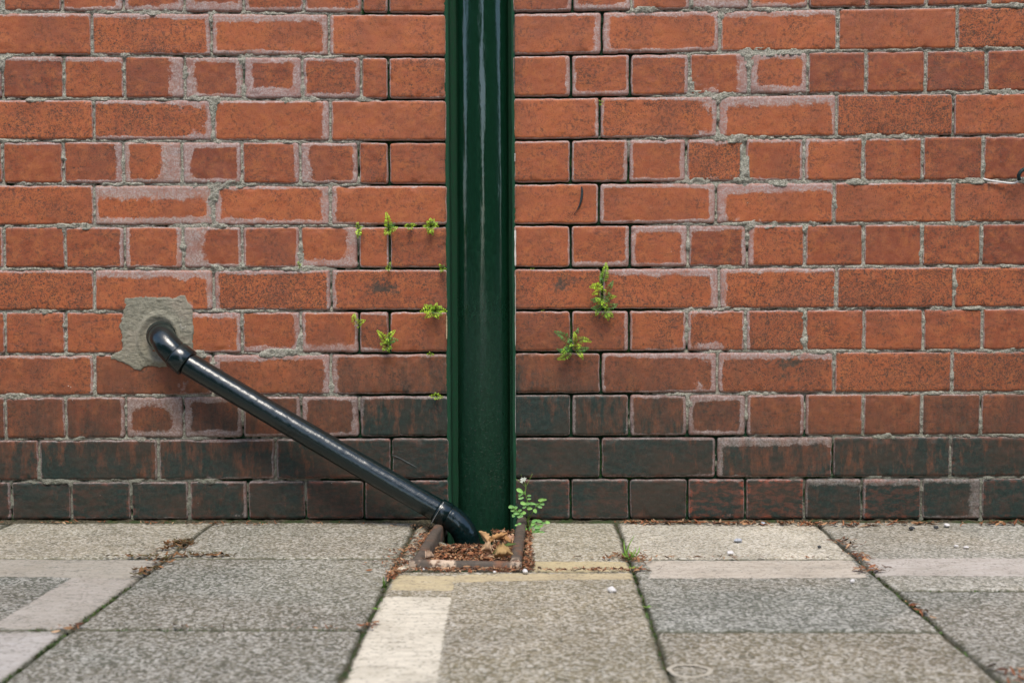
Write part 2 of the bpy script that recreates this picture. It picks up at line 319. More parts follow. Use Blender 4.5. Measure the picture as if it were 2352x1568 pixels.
# manual look of single bricks: (course, side, index) -> dict; w = bloom widths L,R,B,T in mm; k = 0 lime, 1 grey mortar
DEF = {
 (0,'L',1):dict(w=(3,3,3,0)), (0,'L',2):dict(w=(3,12,8,0)), (0,'L',3):dict(w=(8,6,12,3)), (0,'L',4):dict(w=(6,6,14,3)), (0,'L',5):dict(w=(10,5,9,3)), (0,'L',6):dict(w=(6,10,10,4)),
 (1,'L',0):dict(w=(0,2,0,7),sp=.1), (1,'L',1):dict(w=(3,8,5,9),sp=.7), (1,'L',2):dict(w=(9,13,7,15),sp=.25), (1,'L',3):dict(w=(8,2,3,3),sp=.1),
 (2,'L',1):dict(w=(0,2,0,9),k=.7,t=.8), (2,'L',2):dict(w=(3,3,0,10),t=.3), (2,'L',3):dict(w=(2,27,2,3),k=.5,t=.7), (2,'L',4):dict(w=(17,10,6,8),t=.75), (2,'L',5):dict(w=(15,14,18,10),t=.7), (2,'L',6):dict(w=(6,9,9,8),t=.5), (2,'L',7):dict(w=(3,3,3,3),t=.5),
 (3,'L',0):dict(w=(0,2,2,5),sp=.7), (3,'L',1):dict(w=(3,9,7,8),sp=.8), (3,'L',2):dict(w=(5,12,3,4),sp=.1), (3,'L',3):dict(w=(4,3,3,3),sp=.05),
 (4,'L',1):dict(w=(0,3,0,6),t=.6), (4,'L',2):dict(w=(0,13,6,4),t=.6), (4,'L',3):dict(w=(9,36,8,5),k=.85,t=.3), (4,'L',4):dict(w=(17,7,9,9),t=.95,k=.3,s=1.1), (4,'L',5):dict(w=(3,9,2,3),t=.6), (4,'L',6):dict(w=(20,9,6,6),t=.6), (4,'L',7):dict(w=(3,3,3,3)),
 (5,'L',0):dict(w=(0,4,2,4),sp=.5), (5,'L',1):dict(w=(6,8,14,27),k=.85,t=.15,sp=.3), (5,'L',2):dict(w=(10,17,10,7),t=.1,sp=.3), (5,'L',3):dict(w=(11,3,6,4),sp=.1),
 (6,'L',1):dict(w=(0,2,0,2),t=.65), (6,'L',2):dict(w=(3,6,4,5),t=.6), (6,'L',3):dict(w=(7,9,4,2),k=.5,t=.25), (6,'L',4):dict(w=(34,4,6,4),k=.9,t=.7), (6,'L',5):dict(w=(5,6,3,3),t=.7), (6,'L',6):dict(w=(3,26,16,4),t=.3), (6,'L',7):dict(w=(4,4,4,4),st=.25,t=.3), (6,'L',8):dict(w=(3,3,4,3),st=.12,t=.6),
 (7,'L',0):dict(w=(0,3,2,7),t=.1,sp=.9,st=.25), (7,'L',1):dict(w=(3,11,3,15),k=.6,sp=.4,t=.1), (7,'L',2):dict(w=(9,7,4,7),sp=1.0,st=.24,t=.1), (7,'L',3):dict(w=(9,3,4,4),sp=.7,st=.3,t=.3),
 (8,'L',1):dict(w=(0,3,2,3),cr=1.0,t=.35), (8,'L',2):dict(w=(2,2,2,3),cr=1.0,t=.2), (8,'L',3):dict(w=(0,0,0,0)), (8,'L',4):dict(w=(8,6,4,10),t=.1,sp=.4), (8,'L',5):dict(w=(4,12,12,4),t=.4), (8,'L',6):dict(w=(8,6,18,4),t=.35), (8,'L',7):dict(w=(4,4,10,6),d=.10),
 (9,'L',0):dict(w=(0,6,3,7),k=.6,d=.10,sp=.4), (9,'L',1):dict(w=(3,3,3,3),d=.40), (9,'L',2):dict(w=(9,14,4,10),d=.10), (9,'L',3):dict(w=(14,3,4,6),d=.28),  # brick below the elbow: soot and the pipe's shade painted together
 (10,'L',1):dict(w=(3,4,2,5),d=.38), (10,'L',2):dict(w=(3,8,3,5),d=.40), (10,'L',3):dict(w=(11,22,14,22),k=.75,d=.42), (10,'L',4):dict(w=(14,7,12,12),k=.5,d=.45), (10,'L',5):dict(w=(5,8,6,5),d=.35), (10,'L',6):dict(w=(10,14,8,8),d=.25), (10,'L',7):dict(w=(6,3,4,6),d=.62),
 (11,'L',0):dict(w=(0,3,2,4),d=.60), (11,'L',1):dict(w=(5,4,3,5),d=.72), (11,'L',2):dict(w=(4,4,3,5),d=.62), (11,'L',3):dict(w=(4,3,3,4),d=.72), (11,'L',4):dict(w=(3,3,3,3),d=.85),
 (0,'R',0):dict(w=(3,8,5,3)), (0,'R',1):dict(w=(8,8,12,3)), (0,'R',2):dict(w=(4,8,4,3)), (0,'R',3):dict(w=(4,4,16,3)), (0,'R',4):dict(w=(4,5,10,3),cr=1,t=.1), (0,'R',5):dict(w=(2,2,2,2),t=.5),
 (1,'R',0):dict(w=(3,14,4,6),sp=.15), (1,'R',1):dict(w=(15,8,7,9),sp=.3), (1,'R',2):dict(w=(4,4,3,12),sp=.3), (1,'R',3):dict(w=(1,1,1,1),sp=.1), (1,'R',4):dict(w=(1,1,1,1),sp=.9,st=.25),
 (2,'R',0):dict(w=(4,10,3,4),t=.4), (2,'R',1):dict(w=(8,6,10,5),t=.35), (2,'R',2):dict(w=(4,6,3,7),t=.55), (2,'R',3):dict(w=(2,20,2,2),t=.5), (2,'R',4):dict(w=(14,10,15,12),t=.3,s=1.05), (2,'R',5):dict(w=(1,1,1,2),t=.9), (2,'R',6):dict(w=(1,1,1,1),t=.7), (2,'R',7):dict(w=(1,1,1,1),t=.85), (2,'R',8):dict(w=(1,1,1,3),t=.75),
 (3,'R',0):dict(w=(3,8,3,3),sp=.25,t=.1), (3,'R',1):dict(w=(6,7,5,6),sp=.6,t=.05), (3,'R',2):dict(w=(14,7,3,20),sp=.3), (3,'R',3):dict(w=(1,2,1,4),sp=.9), (3,'R',4):dict(w=(2,1,1,4),sp=.4),
 (4,'R',0):dict(w=(4,4,3,5),sp=.4,t=.35), (4,'R',1):dict(w=(5,7,4,5),t=.35), (4,'R',2):dict(w=(6,8,6,6),t=.4), (4,'R',3):dict(w=(4,3,2,6),sp=.9,t=.15), (4,'R',4):dict(w=(5,6,5,8),t=.5), (4,'R',5):dict(w=(6,3,3,8),cr=1,t=.15), (4,'R',6):dict(w=(3,2,1,6),t=.55), (4,'R',7):dict(w=(1,1,1,1),cr=.6,t=.75), (4,'R',8):dict(w=(1,1,1,1),t=.9),
 (5,'R',0):dict(w=(3,5,3,3),sp=.2,t=.2), (5,'R',1):dict(w=(7,9,6,8),sp=.1), (5,'R',2):dict(w=(15,4,2,18),sp=.2), (5,'R',3):dict(w=(2,2,1,5),t=.2), (5,'R',4):dict(w=(2,1,1,5),t=.35),
 (6,'R',0):dict(w=(4,5,3,3),t=.35), (6,'R',1):dict(w=(5,7,10,3),cr=1,t=.4), (6,'R',2):dict(w=(9,10,6,13),cr=.6,t=.35,s=1.1), (6,'R',3):dict(w=(3,9,3,8),t=.85), (6,'R',4):dict(w=(10,2,1,5),sp=.6,t=.3), (6,'R',5):dict(w=(1,1,1,2),t=.65), (6,'R',6):dict(w=(1,2,1,4),t=.8), (6,'R',7):dict(w=(1,1,1,1),t=.65), (6,'R',8):dict(w=(1,1,1,1),t=.95),
 (7,'R',0):dict(w=(4,2,2,4),sp=.7,st=.30,t=.25), (7,'R',1):dict(w=(4,12,3,12),sp=.7,t=.1), (7,'R',2):dict(w=(12,3,2,9),sp=.8,t=.1), (7,'R',3):dict(w=(1,1,1,3),sp=.9,st=.1), (7,'R',4):dict(w=(1,1,1,1),sp=.8,st=.25),
 (8,'R',0):dict(w=(3,3,3,3),t=.45), (8,'R',1):dict(w=(3,8,3,5),cr=1,t=.35), (8,'R',2):dict(w=(5,4,3,5),cr=1,sp=.6,t=.1), (8,'R',3):dict(w=(4,5,2,5),cr=.7,sp=.7,t=.2), (8,'R',4):dict(w=(6,1,1,3),sp=.9,t=.3), (8,'R',5):dict(w=(1,2,1,2),cr=1,sp=.5,t=.35), (8,'R',6):dict(w=(2,1,1,2),t=.35,sp=.3), (8,'R',7):dict(w=(1,1,1,1),t=.5), (8,'R',8):dict(w=(1,1,1,1),t=.65),
 (9,'R',0):dict(w=(3,4,3,3),sp=.4,d=.16), (9,'R',1):dict(w=(7,7,5,8),sp=.5,d=.04), (9,'R',2):dict(w=(8,3,3,13),sp=.7,st=.32,d=.05), (9,'R',3):dict(w=(1,1,1,1),sp=.8,st=.1,d=.1), (9,'R',4):dict(w=(1,1,1,1),sp=.9,st=.28,d=.12),
 (10,'R',0):dict(w=(3,3,3,3),d=.62), (10,'R',1):dict(w=(7,4,3,4),d=.46), (10,'R',2):dict(w=(7,6,5,6),d=.36), (10,'R',3):dict(w=(8,9,6,10),d=.2), (10,'R',4):dict(w=(5,6,3,4),d=.25), (10,'R',5):dict(w=(5,3,2,3),d=.2), (10,'R',6):dict(w=(1,1,1,1),d=.28), (10,'R',7):dict(w=(1,1,1,3),d=.4), (10,'R',8):dict(w=(1,1,1,1),d=.35),
 (11,'R',0):dict(w=(4,3,3,4),d=.88), (11,'R',1):dict(w=(3,8,4,5),d=.84), (11,'R',2):dict(w=(7,3,3,16),k=.8,d=.56), (11,'R',3):dict(w=(2,1,1,2),d=.74), (11,'R',4):dict(w=(2,1,1,2),d=.78),
 (12,'R',3):dict(w=(2,2,2,3),d=.80,wn=1.6), (12,'R',4):dict(w=(2,2,2,3),d=.80,wn=1.6), (12,'R',5):dict(w=(5,2,3,13),k=1,d=.85), (12,'R',6):dict(w=(5,3,3,13),k=1,d=.78,wn=1.3), (12,'R',7):dict(w=(3,24,7,10),k=1,d=.88),
}
bricks = []   # (course, side, index, x0b, x1b, x0t, x1t) plus look
def perps(k, side):
    kk = k if k >= 0 else (k % 2)
    src = PL[kk] if side == 'L' else PR[kk]
    ym = (JY[k][0]+JY[k-1][0])/2 if k > 0 else (20 if k == 0 else -100)
    xs = [W(p, max(ym, 10))[0] for p in src]
    odd = kk % 2 == 1
    step = .225 if odd else .1125
    if side == 'L':
        if kk == 12: step = .1125
        x = xs[0]
        while x > XMIN: x -= step; xs.insert(0, x)
        return xs+[CHL+.0025]
    x = xs[-1]
    while x < XMAX: x += step; xs.append(x)
    return [CHR-.0025]+xs
RES = .0028
bv, bf, bA, bB = [], [], [], []
nvert = 0
def add_brick(k, side, idx, x0, x1, look):
    """One brick: a domed, slightly bowed front with worn corners and sides running back into the mortar."""
    global nvert
    vis = (x0 < 1.08 and x1 > -1.08 and k >= 0)
    res = RES if vis else .011
    j = .0024
    xm = (x0+x1)/2
    zt0, zt1 = joint_z(k-1, x0)-j, joint_z(k-1, x1)-j
    zb0, zb1 = joint_z(k, x0)+j, joint_z(k, x1)+j
    if k == 12: zb0 = zb1 = .004
    if abs(zt0-zt1) > .02: zt0 = zt1 = (zt0+zt1)/2
    w = x1-x0-2*j; h = (zt0+zt1-zb0-zb1)/2
    nx = max(6, int(w/res)); nz = max(5, int(h/res))
    u = np.linspace(0, 1, nx); v = np.linspace(0, 1, nz); U, V = np.meshgrid(u, v)
    X = U*w; Z = V*h
    cx, cz = X-w/2, Z-h/2
    cr = .0032+.0028*look['rc']
    qx = np.abs(cx)-(w/2-cr); qz = np.abs(cz)-(h/2-cr)
    out = np.sqrt(np.maximum(qx, 0)**2+np.maximum(qz, 0)**2)
    corner = (qx > 0) & (qz > 0)
    sc = np.where(corner & (out > cr), cr/np.maximum(out, 1e-6), 1)
    nqx = np.where(corner, qx*sc, qx); nqz = np.where(corner, qz*sc, qz)
    cx = np.sign(cx)*(nqx+(w/2-cr)); cz = np.sign(cz)*(nqz+(h/2-cr))
    sd = -(np.minimum(np.maximum(qx*np.where(corner, sc, 1), qz*np.where(corner, sc, 1)), 0)+np.where(corner, out*sc, np.maximum(np.maximum(qx, qz), 0))-cr)
    d = np.maximum(sd, 0)
    xl = cx+w/2; zl_ = cz+h/2
    px = x0+j+xl; t_ = xl/w
    pz = (zb0*(1-t_)+zb1*t_)*(1-zl_/h)+(zt0*(1-t_)+zt1*t_)*(zl_/h)
    wob = .0013*look['wob']
    px = px+wob*(fbm(px*60, pz*60, 3)-.5)*2*np.clip(1-d/.02, 0, 1)
    pz = pz+wob*(fbm(px*60, pz*60, 9)-.5)*2*np.clip(1-d/.02, 0, 1)
    r = .0022
    dd = np.minimum(d, r)
    y = (r-np.sqrt(np.maximum(r*r-(r-dd)**2, 0)))
    y = y+look['dy']+look['tx']*(xl-w/2)+look['tz']*(zl_-h/2)
    y = y+.0011*(fbm(px*22, pz*22, 21)-.5)*2+.0005*(fbm(px*130, pz*130, 31, 3)-.5)*2
    chip = sstep(.66, .74, fbm(px*45+k*3, pz*45, 55))*np.clip(1-d/.012, 0, 1)
    y = y+.0022*chip
    # bloom
    wl_, wr_, wb_, wt_ = [max(a, .3)*.001*(1.15 if a < 6 else 1.5) for a in look['w']]
    S = np.maximum(0, 1-xl/wl_)**2+np.maximum(0, 1-(w-xl)/wr_)**2+np.maximum(0, 1-zl_/wb_)**2+np.maximum(0, 1-(h-zl_)/wt_)**2
    zone = np.exp(-((px-.33)/.2)**2)+np.exp(-((px+.60)/.2)**2)
    S = np.sqrt(S)*look['s']*(.72+.22*zone+.5*fbm(px*14, pz*14, 61))
    S = S+.42*zone*sstep(.52, .66, fbm(px*9, pz*10, 63))*np.clip(1-d/.028, 0, 1)
    S = S+.62*(np.exp(-((px+.655)/.055)**2)+.75*np.exp(-((px-.335)/.04)**2))*sstep(.44, .60, fbm(px*16, pz*9, 64))*sstep(.14, .26, pz)*(.35+.65*np.clip(1-d/.03, 0, 1))
    dk = np.full_like(S, look['d'])
    # soot creeps out of the stack recess, with contact shade painted at its edges
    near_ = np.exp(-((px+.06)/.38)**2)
    grad = .92*sstep(.27, .07, pz+.05*(fbm(px*5, pz*3, 66)-.5))
    dk = np.where(dk > 0, .74*dk, 0)+.24*grad*(k >= 9)
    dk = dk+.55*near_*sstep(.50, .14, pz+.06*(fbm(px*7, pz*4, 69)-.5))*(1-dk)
    dk = dk+.30*np.exp(-np.minimum(np.abs(px-CHL), np.abs(px-CHR))/.012)*(1-dk)  # grime plus painted contact shade on bricks along the recess
    dk = dk+.27*sstep(.50, .10, pz+.10*(fbm(px*3, pz*2, 67)-.5))*(1-dk)
    stn = np.full_like(S, look['st'])
    if look['st'] > .29:
        stn = .62*np.exp(-((xl-w*(.3+.3*look['rc']))/(w*.34))**2-((zl_-h*(.3+.35*look['wob']))/(h*.48))**2)*(.55+.9*fbm(px*25, pz*45, 68+k))
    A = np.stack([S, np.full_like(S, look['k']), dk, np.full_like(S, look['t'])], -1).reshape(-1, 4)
    B = np.stack([np.full_like(S, look['cr']), np.full_like(S, look['sp']), stn, look['wn']*(.25+1.0*np.clip(1-d/.009, 0, 1)*(fbm(px*50, pz*50, 73) > .42))], -1).reshape(-1, 4)
    V0 = np.stack([px, y, pz], -1).reshape(-1, 3)
    fc = grid_faces(nx, nz)
    ring = np.concatenate([np.arange(nx), np.arange(1, nz)*nx+nx-1, (nz-1)*nx+np.arange(nx-2, -1, -1), np.arange(nz-2, 0, -1)*nx])
    back = V0[ring].copy(); back[:, 1] = .035
    m = len(ring); b0 = nx*nz
    a = np.arange(m); a2 = (a+1) % m
    side_f = np.stack([ring[a], b0+a, b0+a2, ring[a2]], -1)
    bv.append(np.vstack([V0, back])); bf.append(np.vstack([fc, side_f])+nvert)
    bA.append(np.vstack([A, A[ring]])); bB.append(np.vstack([B, B[ring]]))
    nvert += len(V0)+m
PATCH = [(95, 130), (110, 110), (250, 104), (400, 108), (560, 102), (600, 112), (640, 103), (720, 85), (745, 120), (765, 165), (785, 205), (800, 250), (806, 300), (800, 360), (815, 430), (800, 560), (812, 640), (880, 715), (860, 770), (700, 800), (540, 828), (380, 813), (300, 826), (270, 858), (190, 838), (120, 795), (70, 768), (-30, 742), (-40, 715), (-10, 690), (70, 655), (85, 620), (72, 565), (88, 520), (70, 470), (48, 410), (80, 350), (102, 320), (92, 250), (100, 190)]
PATCHW = np.array([W(263.4+a*.2232, 658.6+b*.2232)[[0, 2]] for a, b in PATCH])
rs = random.Random(5)
for k in range(-NUP, 13):
    for side in 'LR':
        xs = perps(k, side)
        n_extra = len(xs)-1-(len(PL[k] if side == 'L' else PR[k]) if k >= 0 else 0)
        for i in range(len(xs)-1):
            x0, x1 = xs[i], xs[i+1]
            if k >= 0 and side == 'L':
                e = len(xs)-1-len(PL[k]); idx = i-e+1
            else: idx = i
            header = (x1-x0) < .16
            lim = rs.random()
            look = dict(w=tuple(rs.uniform(.5, 5) for _ in range(4)), k=rs.random()*.5, s=1.0, t=(rs.uniform(.3, .75) if header else rs.uniform(.02, .3)), d=0.0, st=0.0,
                        sp=rs.uniform(.05, .55), cr=(.7 if header and rs.random() < .3 else 0), wn=0.0, rc=rs.random(), wob=rs.uniform(.6, 1.3),
                        dy=rs.uniform(-.0007, .0009), tx=rs.uniform(-.006, .006), tz=rs.uniform(-.012, .012))
            if k == 10: look['d'] = rs.uniform(.25, .4)
            if k == 11: look['d'] = rs.uniform(.65, .8)
            if k == 12: look['d'] = rs.uniform(.78, .92); look['wn'] = rs.uniform(.3, .75)
            if k == 11: look['wn'] = rs.uniform(.2, .6)
            look.update(DEF.get((k, side, idx), {}))
            if k in (11, 12) : look['w'] = tuple(min(a, 5) if look['k'] < .9 and look['w'][3] < 12 else a for a in look['w'])
            add_brick(k, side, idx, x0, x1, look)
wall = tag(empty('brick_wall', (0, 0, 0)), 'red brick wall in alternating long and short courses, blackened along its foot', 'wall')
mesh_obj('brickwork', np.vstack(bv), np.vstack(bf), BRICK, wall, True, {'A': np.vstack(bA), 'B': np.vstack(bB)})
print('brick verts', nvert)
del bv, bf, bA, bB

# mortar: one rough sheet behind and between the brick faces
ZTOP = joint_z(-NUP-1, 0)-.003
def all_perp_dist(X, Z):                            # distance to the nearest joint centre line + filling amount
    D = np.full(X.shape, 1.0); 
    for k in range(-1, 13):
        zt = joint_z(k-1, X); zb = joint_z(k, X)
        D = np.minimum(D, np.abs(Z-zt))
        inside = (Z <= zt) & (Z > zb)
        for side in 'LR':
            for x in perps(k, side):
                D = np.where(inside, np.minimum(D, np.abs(X-x)), D)
    return D
def make_mortar(x0, x1, z0, z1, res):
    nx = int((x1-x0)/res)+1; nz = int((z1-z0)/res)+1
    X, Z = np.meshgrid(np.linspace(x0, x1, nx), np.linspace(z0, z1, nz))
    # how well the joint is still filled: full away from the stack, eroded and green beside it
    xp = X+.055
    fill = sstep(.17, .36, np.abs(xp)+.10*(fbm(X*6, Z*6, 71)-.5)*2)
    low = sstep(.26, .12, Z)*sstep(.95, .3, np.abs(X-.0))
    fill = fill*(1-.55*low)
    fill = np.clip(fill*1.15+1.4*(fbm(X*14, Z*18, 77)-.55)-.30*sstep(.55, .66, fbm(X*60, Z*60, 78)), 0, 1)
    rough = (fbm(X*170, Z*170, 81, 3)-.5)*2; lump = (fbm(X*70, Z*70, 83, 3)-.5)*2
    y = .0100*(1-fill)+.0030-.0022*lump*fill-.0020*rough
    y = y-.0036*fill*sstep(.48, .75, fbm(X*28, Z*40, 90))       # proud, smeared ridges
    A = np.stack([np.clip((y-.0045)/.006, 0, 1), sstep(.5, .65, fbm(X*10, Z*10, 95))*(1-fill), fill, sstep(.30, .03, Z)*.85], -1).reshape(-1, 4)
    return np.stack([X, y, Z], -1).reshape(-1, 3), grid_faces(nx, nz), A, nx*nz
parts = []; off = 0; MV, MF, MA = [], [], []
for (a, b, c, d, r) in [(-1.06, CHL-.001, 0, 1.06, .0024), (CHR+.001, 1.06, 0, 1.06, .0024), (XMIN, -1.06, 0, ZTOP, .008), (1.06, XMAX, 0, ZTOP, .008), (-1.06, CHL-.001, 1.06, ZTOP, .008), (CHR+.001, 1.06, 1.06, ZTOP, .008)]:
    v, f, A, n = make_mortar(a, b, c, d, r)
    # keep only the cells near a joint so that the sheet never pokes through a brick face
    MV.append(v); MF.append(f+off); MA.append(A); off += n
MV = np.vstack(MV); MF = np.vstack(MF); MA = np.vstack(MA)
D = all_perp_dist(MV[:, 0], MV[:, 2])
# smears over the brick arrises where the filling is full
zn = np.exp(-((MV[:, 0]-.33)/.2)**2)+np.exp(-((MV[:, 0]+.60)/.2)**2)
sm = sstep(.52-.08*zn, .75-.08*zn, fbm(MV[:, 0]*16, MV[:, 2]*16, 101))*MA[:, 2]*(.0035+.003*zn)
push = sstep(.0032+sm, .0062+sm, D)
MV[:, 1] += push*.012
MV[:, 1] -= sstep(.0030, .0, D)*0.0
MV[:, 1] -= (sm > .0012)*(1-push)*.0012
mesh_obj('mortar', MV, MF, MORTAR, wall, True, {'A': MA})

# cement patch round the waste pipe
def inside_poly(px, py, poly):
    ins = np.zeros(px.shape, bool); n = len(poly); j = n-1
    for i in range(n):
        xi, yi = poly[i]; xj, yj = poly[j]
        c = ((yi > py) != (yj > py)) & (px < (xj-xi)*(py-yi)/(yj-yi+1e-12)+xi); ins ^= c; j = i
    return ins
def poly_dist(px, py, poly):
    d = np.full(px.shape, 1e9); n = len(poly)
    for i in range(n):
        a = np.array(poly[i]); b = np.array(poly[(i+1) % n]); ab = b-a; L = (ab**2).sum()+1e-12
        t = np.clip(((px-a[0])*ab[0]+(py-a[1])*ab[1])/L, 0, 1)
        d = np.minimum(d, np.hypot(px-a[0]-t*ab[0], py-a[1]-t*ab[1]))
    return np.where(inside_poly(px, py, poly), -d, d)
mn, mx = PATCHW.min(0)-.006, PATCHW.max(0)+.006
nx, nz = int((mx[0]-mn[0])/.0016), int((mx[1]-mn[1])/.0016)
X, Z = np.meshgrid(np.linspace(mn[0], mx[0], nx), np.linspace(mn[1], mx[1], nz))
sdp = poly_dist(X, Z, PATCHW)+.0022*(fbm(X*120, Z*120, 7)-.5)*2
EC = W(370, 770)
rad = np.hypot(X-EC[0]-.0, (Z-EC[2]))
Y = np.where(sdp < 0, -.0018+.0008*sstep(-.004, 0, sdp), -.0018+sstep(0, .0025, sdp)*.014)
Y = Y-.0008*(fbm(X*40, Z*60, 13)-.5)*2-.0006*(fbm(X*220, Z*300, 15)-.5)*2*(sdp < 0)
ringd = np.hypot(X-EC[0]+.004, (Z-EC[2]+.006)*.85)
Y = Y-.0035*np.exp(-((ringd-.038)/.005)**2)*(sdp < -.004)
Y = Y+.0015*sstep(.034, .028, ringd)
mesh_obj('cement_patch', np.stack([X, Y, Z], -1).reshape(-1, 3), grid_faces(nx, nz), CEMENT, wall, True)

# recess lining behind the stack
def lining():
    xs0, xs1, dp, zt, e = CHL+.0015, CHR-.0015, .105, ZTOP, .004
    bm = []; fc = []
    prof = [(xs0-e, .0015), (xs0+.0004, .0005), (xs0+.0035, .002), (xs0+.004, .03), (xs0+.005, dp), (xs1-.005, dp), (xs1-.004, .03), (xs1-.0025, .002), (xs1-.0004, .0005), (xs1+e, .0015)]
    zs = np.arange(-.1, zt, .006); m = len(prof)
    P = np.array(prof)
    V = []
    for z in zs:
        for i, (x, y) in enumerate(prof):
            wv = .0011*(fbm(np.array([z*35+i*.3]), np.array([i*1.7]), 44)[0]-.5)*2
            V.append((x+wv, y+wv*.5, z))
    return np.array(V), grid_faces(m, len(zs))
v, f = lining(); mesh_obj('recess_lining', v, f, LINING, wall, True)
# wall body behind (top, back) so that the wall is solid from any side
def box(x0, x1, y0, y1, z0, z1):
    v = [(x0, y0, z0), (x1, y0, z0), (x1, y1, z0), (x0, y1, z0), (x0, y0, z1), (x1, y0, z1), (x1, y1, z1), (x0, y1, z1)]
    return v, [(0, 3, 2, 1), (4, 5, 6, 7), (0, 1, 5, 4), (1, 2, 6, 5), (2, 3, 7, 6), (3, 0, 4, 7)]
v, f = box(XMIN, XMAX, .115, .33, -.1, ZTOP+.06); mesh_obj('wall_core', v, f, MORTAR, wall, False)
v, f = box(XMIN, XMAX, -.006, .113, ZTOP, ZTOP+.055); mesh_obj('coping', v, f, CEMENT, wall, False)

def strip_mesh(pts, w, y, seed=1, thick=.0008):      # a ragged strip of old paint on the wall face
    P = np.array([W(a, b)[[0, 2]] for a, b in pts]); t = np.linspace(0, 1, 40)
    xs = np.interp(t, np.linspace(0, 1, len(P)), P[:, 0]); zs = np.interp(t, np.linspace(0, 1, len(P)), P[:, 1])
    V, Fc = [], []
    for i in range(40):
        ww = w*(.25+1.1*fbm(np.array([i*.35]), np.array([seed*3.1]), seed)[0])*(1 if 1 < i < 38 else .15)
        V += [(xs[i]-ww/2, y, zs[i]), (xs[i], y-thick, zs[i]), (xs[i]+ww/2, y, zs[i])]
        if i: a = 3*i; Fc += [(a-3, a-2, a+1, a), (a-2, a-1, a+2, a+1)]
    return V, Fc
for q, (pts, w_, c_) in enumerate([([(1183.5, 525), (1183.5, 580), (1184, 612)], .0035, (.6, .58, .52)), ([(1184, 625), (1184, 800)], .0018, (.4, .38, .33)), ([(1184, 810), (1184, 1000)], .0016, (.22, .22, .2)),
                                   ([(1026, 724), (1026, 780)], .0025, (.45, .36, .22)), ([(1183, 352), (1182.5, 372)], .0025, (.45, .42, .38)), ([(1181.5, 30), (1182, 200)], .0015, (.02, .06, .05))]):
    v, f = strip_mesh(pts, w_, -.0012, q+2); mesh_obj('paint_streak', v, f, STRK, wall, True, {'A': [(*c_, 1)]*len(v)})
# the pale scrape on the black bricks left of the stack
v, f = strip_mesh([(899, 1043), (920, 1052), (958, 1073)], .0022, -.0016, 9); mesh_obj('scrape_mark', v, f, STRK, wall, True, {'A': [(.13, .15, .15, 1)]*len(v)})

# ------------------------------------------------------------------ tubes
def catmull(P, n=10):
    P = [np.array(p, float) for p in P]; P = [2*P[0]-P[1]]+P+[2*P[-1]-P[-2]]; out = []
    for i in range(1, len(P)-2):
        for s in range(n):
            t = s/n; a, b, c, d = P[i-1:i+3]
            out.append(.5*((2*b)+(-a+c)*t+(2*a-5*b+4*c-d)*t*t+(-a+3*b-3*c+d)*t**3))
    out.append(P[-2]); return out
def tube(path, rad, seg=28, cap=True, wob=0.0, seed=0, flat=1.0):
    path = [np.array(p, float) for p in path]; n = len(path)
    rad = rad if hasattr(rad, '__len__') else [rad]*n
    T = [path[min(i+1, n-1)]-path[max(i-1, 0)] for i in range(n)]; T = [t/np.linalg.norm(t) for t in T]
    ref = np.array([0, 0, 1.0]) if abs(T[0][2]) < .9 else np.array([0, 1.0, 0])
    nrm = ref-T[0]*ref.dot(T[0]); nrm /= np.linalg.norm(nrm)
    V = []
    for i in range(n):
        nrm = nrm-T[i]*nrm.dot(T[i]); nrm /= np.linalg.norm(nrm); bi = np.cross(T[i], nrm)
        for s in range(seg):
            a = 2*math.pi*s/seg; r = rad[i]
            if wob: r += wob*(float(fbm(np.array([a*1.5+seed]), np.array([i*.35]), seed)[0])-.5)*2
            V.append(path[i]+nrm*math.cos(a)*r*flat+bi*math.sin(a)*r)
    Fc = []
    for i in range(n-1):
        for s in range(seg):
            a, b = i*seg+s, i*seg+(s+1) % seg; Fc.append((a, a+seg, b+seg, b))
    if cap: Fc += [tuple(range(seg)), tuple(range((n-1)*seg+seg-1, (n-1)*seg-1, -1))]
    return V, Fc
def join(*ms):
    V, Fc = [], []
    for v, f in ms:
        o = len(V); V += list(v); Fc += [tuple(i+o for i in q) for q in f]
    return V, Fc

# vertical stack
SX = (W(1048, 600, .0)[0]+W(1169, 600, .0)[0])/2; SY, SR = .036, .0500
st = tag(empty('soil_stack', (SX, SY, -.05)), 'thick upright pipe in dark gloss paint, set in a recess of the brick wall', 'pipe')
zs = np.linspace(-.08, ZTOP+.25, 330); th = np.linspace(0, 2*math.pi, 97)[:-1]
TH, ZZ = np.meshgrid(th, zs)
rr = SR+.0005*(fbm(TH*5, ZZ*6, 2)-.5)*2+.0009*(fbm(TH*9, ZZ*45, 5)-.5)*2*sstep(.28, .02, ZZ)
rr = rr+.0006*(fbm(TH*14, ZZ*60, 15)-.5)*2*sstep(.60, .15, ZZ)
rr = rr+.0004*(fbm(TH*30, ZZ*16, 25)-.5)*2+.0006*np.exp(-((TH-4.45+.03*np.sin(ZZ*9))/.03)**2)*sstep(.9, .5, ZZ)      # paint runs
V = np.stack([SX+rr*np.cos(TH), SY+rr*np.sin(TH), ZZ], -1).reshape(-1, 3)
nt = 96; i = np.arange(nt)[None, :]; jn = np.arange(len(zs)-1)[:, None]
Fq = np.stack([jn*nt+i, jn*nt+(i+1) % nt, (jn+1)*nt+(i+1) % nt, (jn+1)*nt+i], -1).reshape(-1, 4)
under(mesh_obj('pipe_barrel', V, Fq, STACK, None, True), st)
# fixing webs that close the gap between the barrel and the recess sides
for s in (-1, 1):
    x = CHL+.004 if s < 0 else CHR-.004
    xi = SX+s*(SR-.004)
    vv, ff = box(min(x, xi), max(x, xi), .034, .060, -.08, ZTOP)
    under(mesh_obj('side_web', vv, ff, LINING, None, False), st)

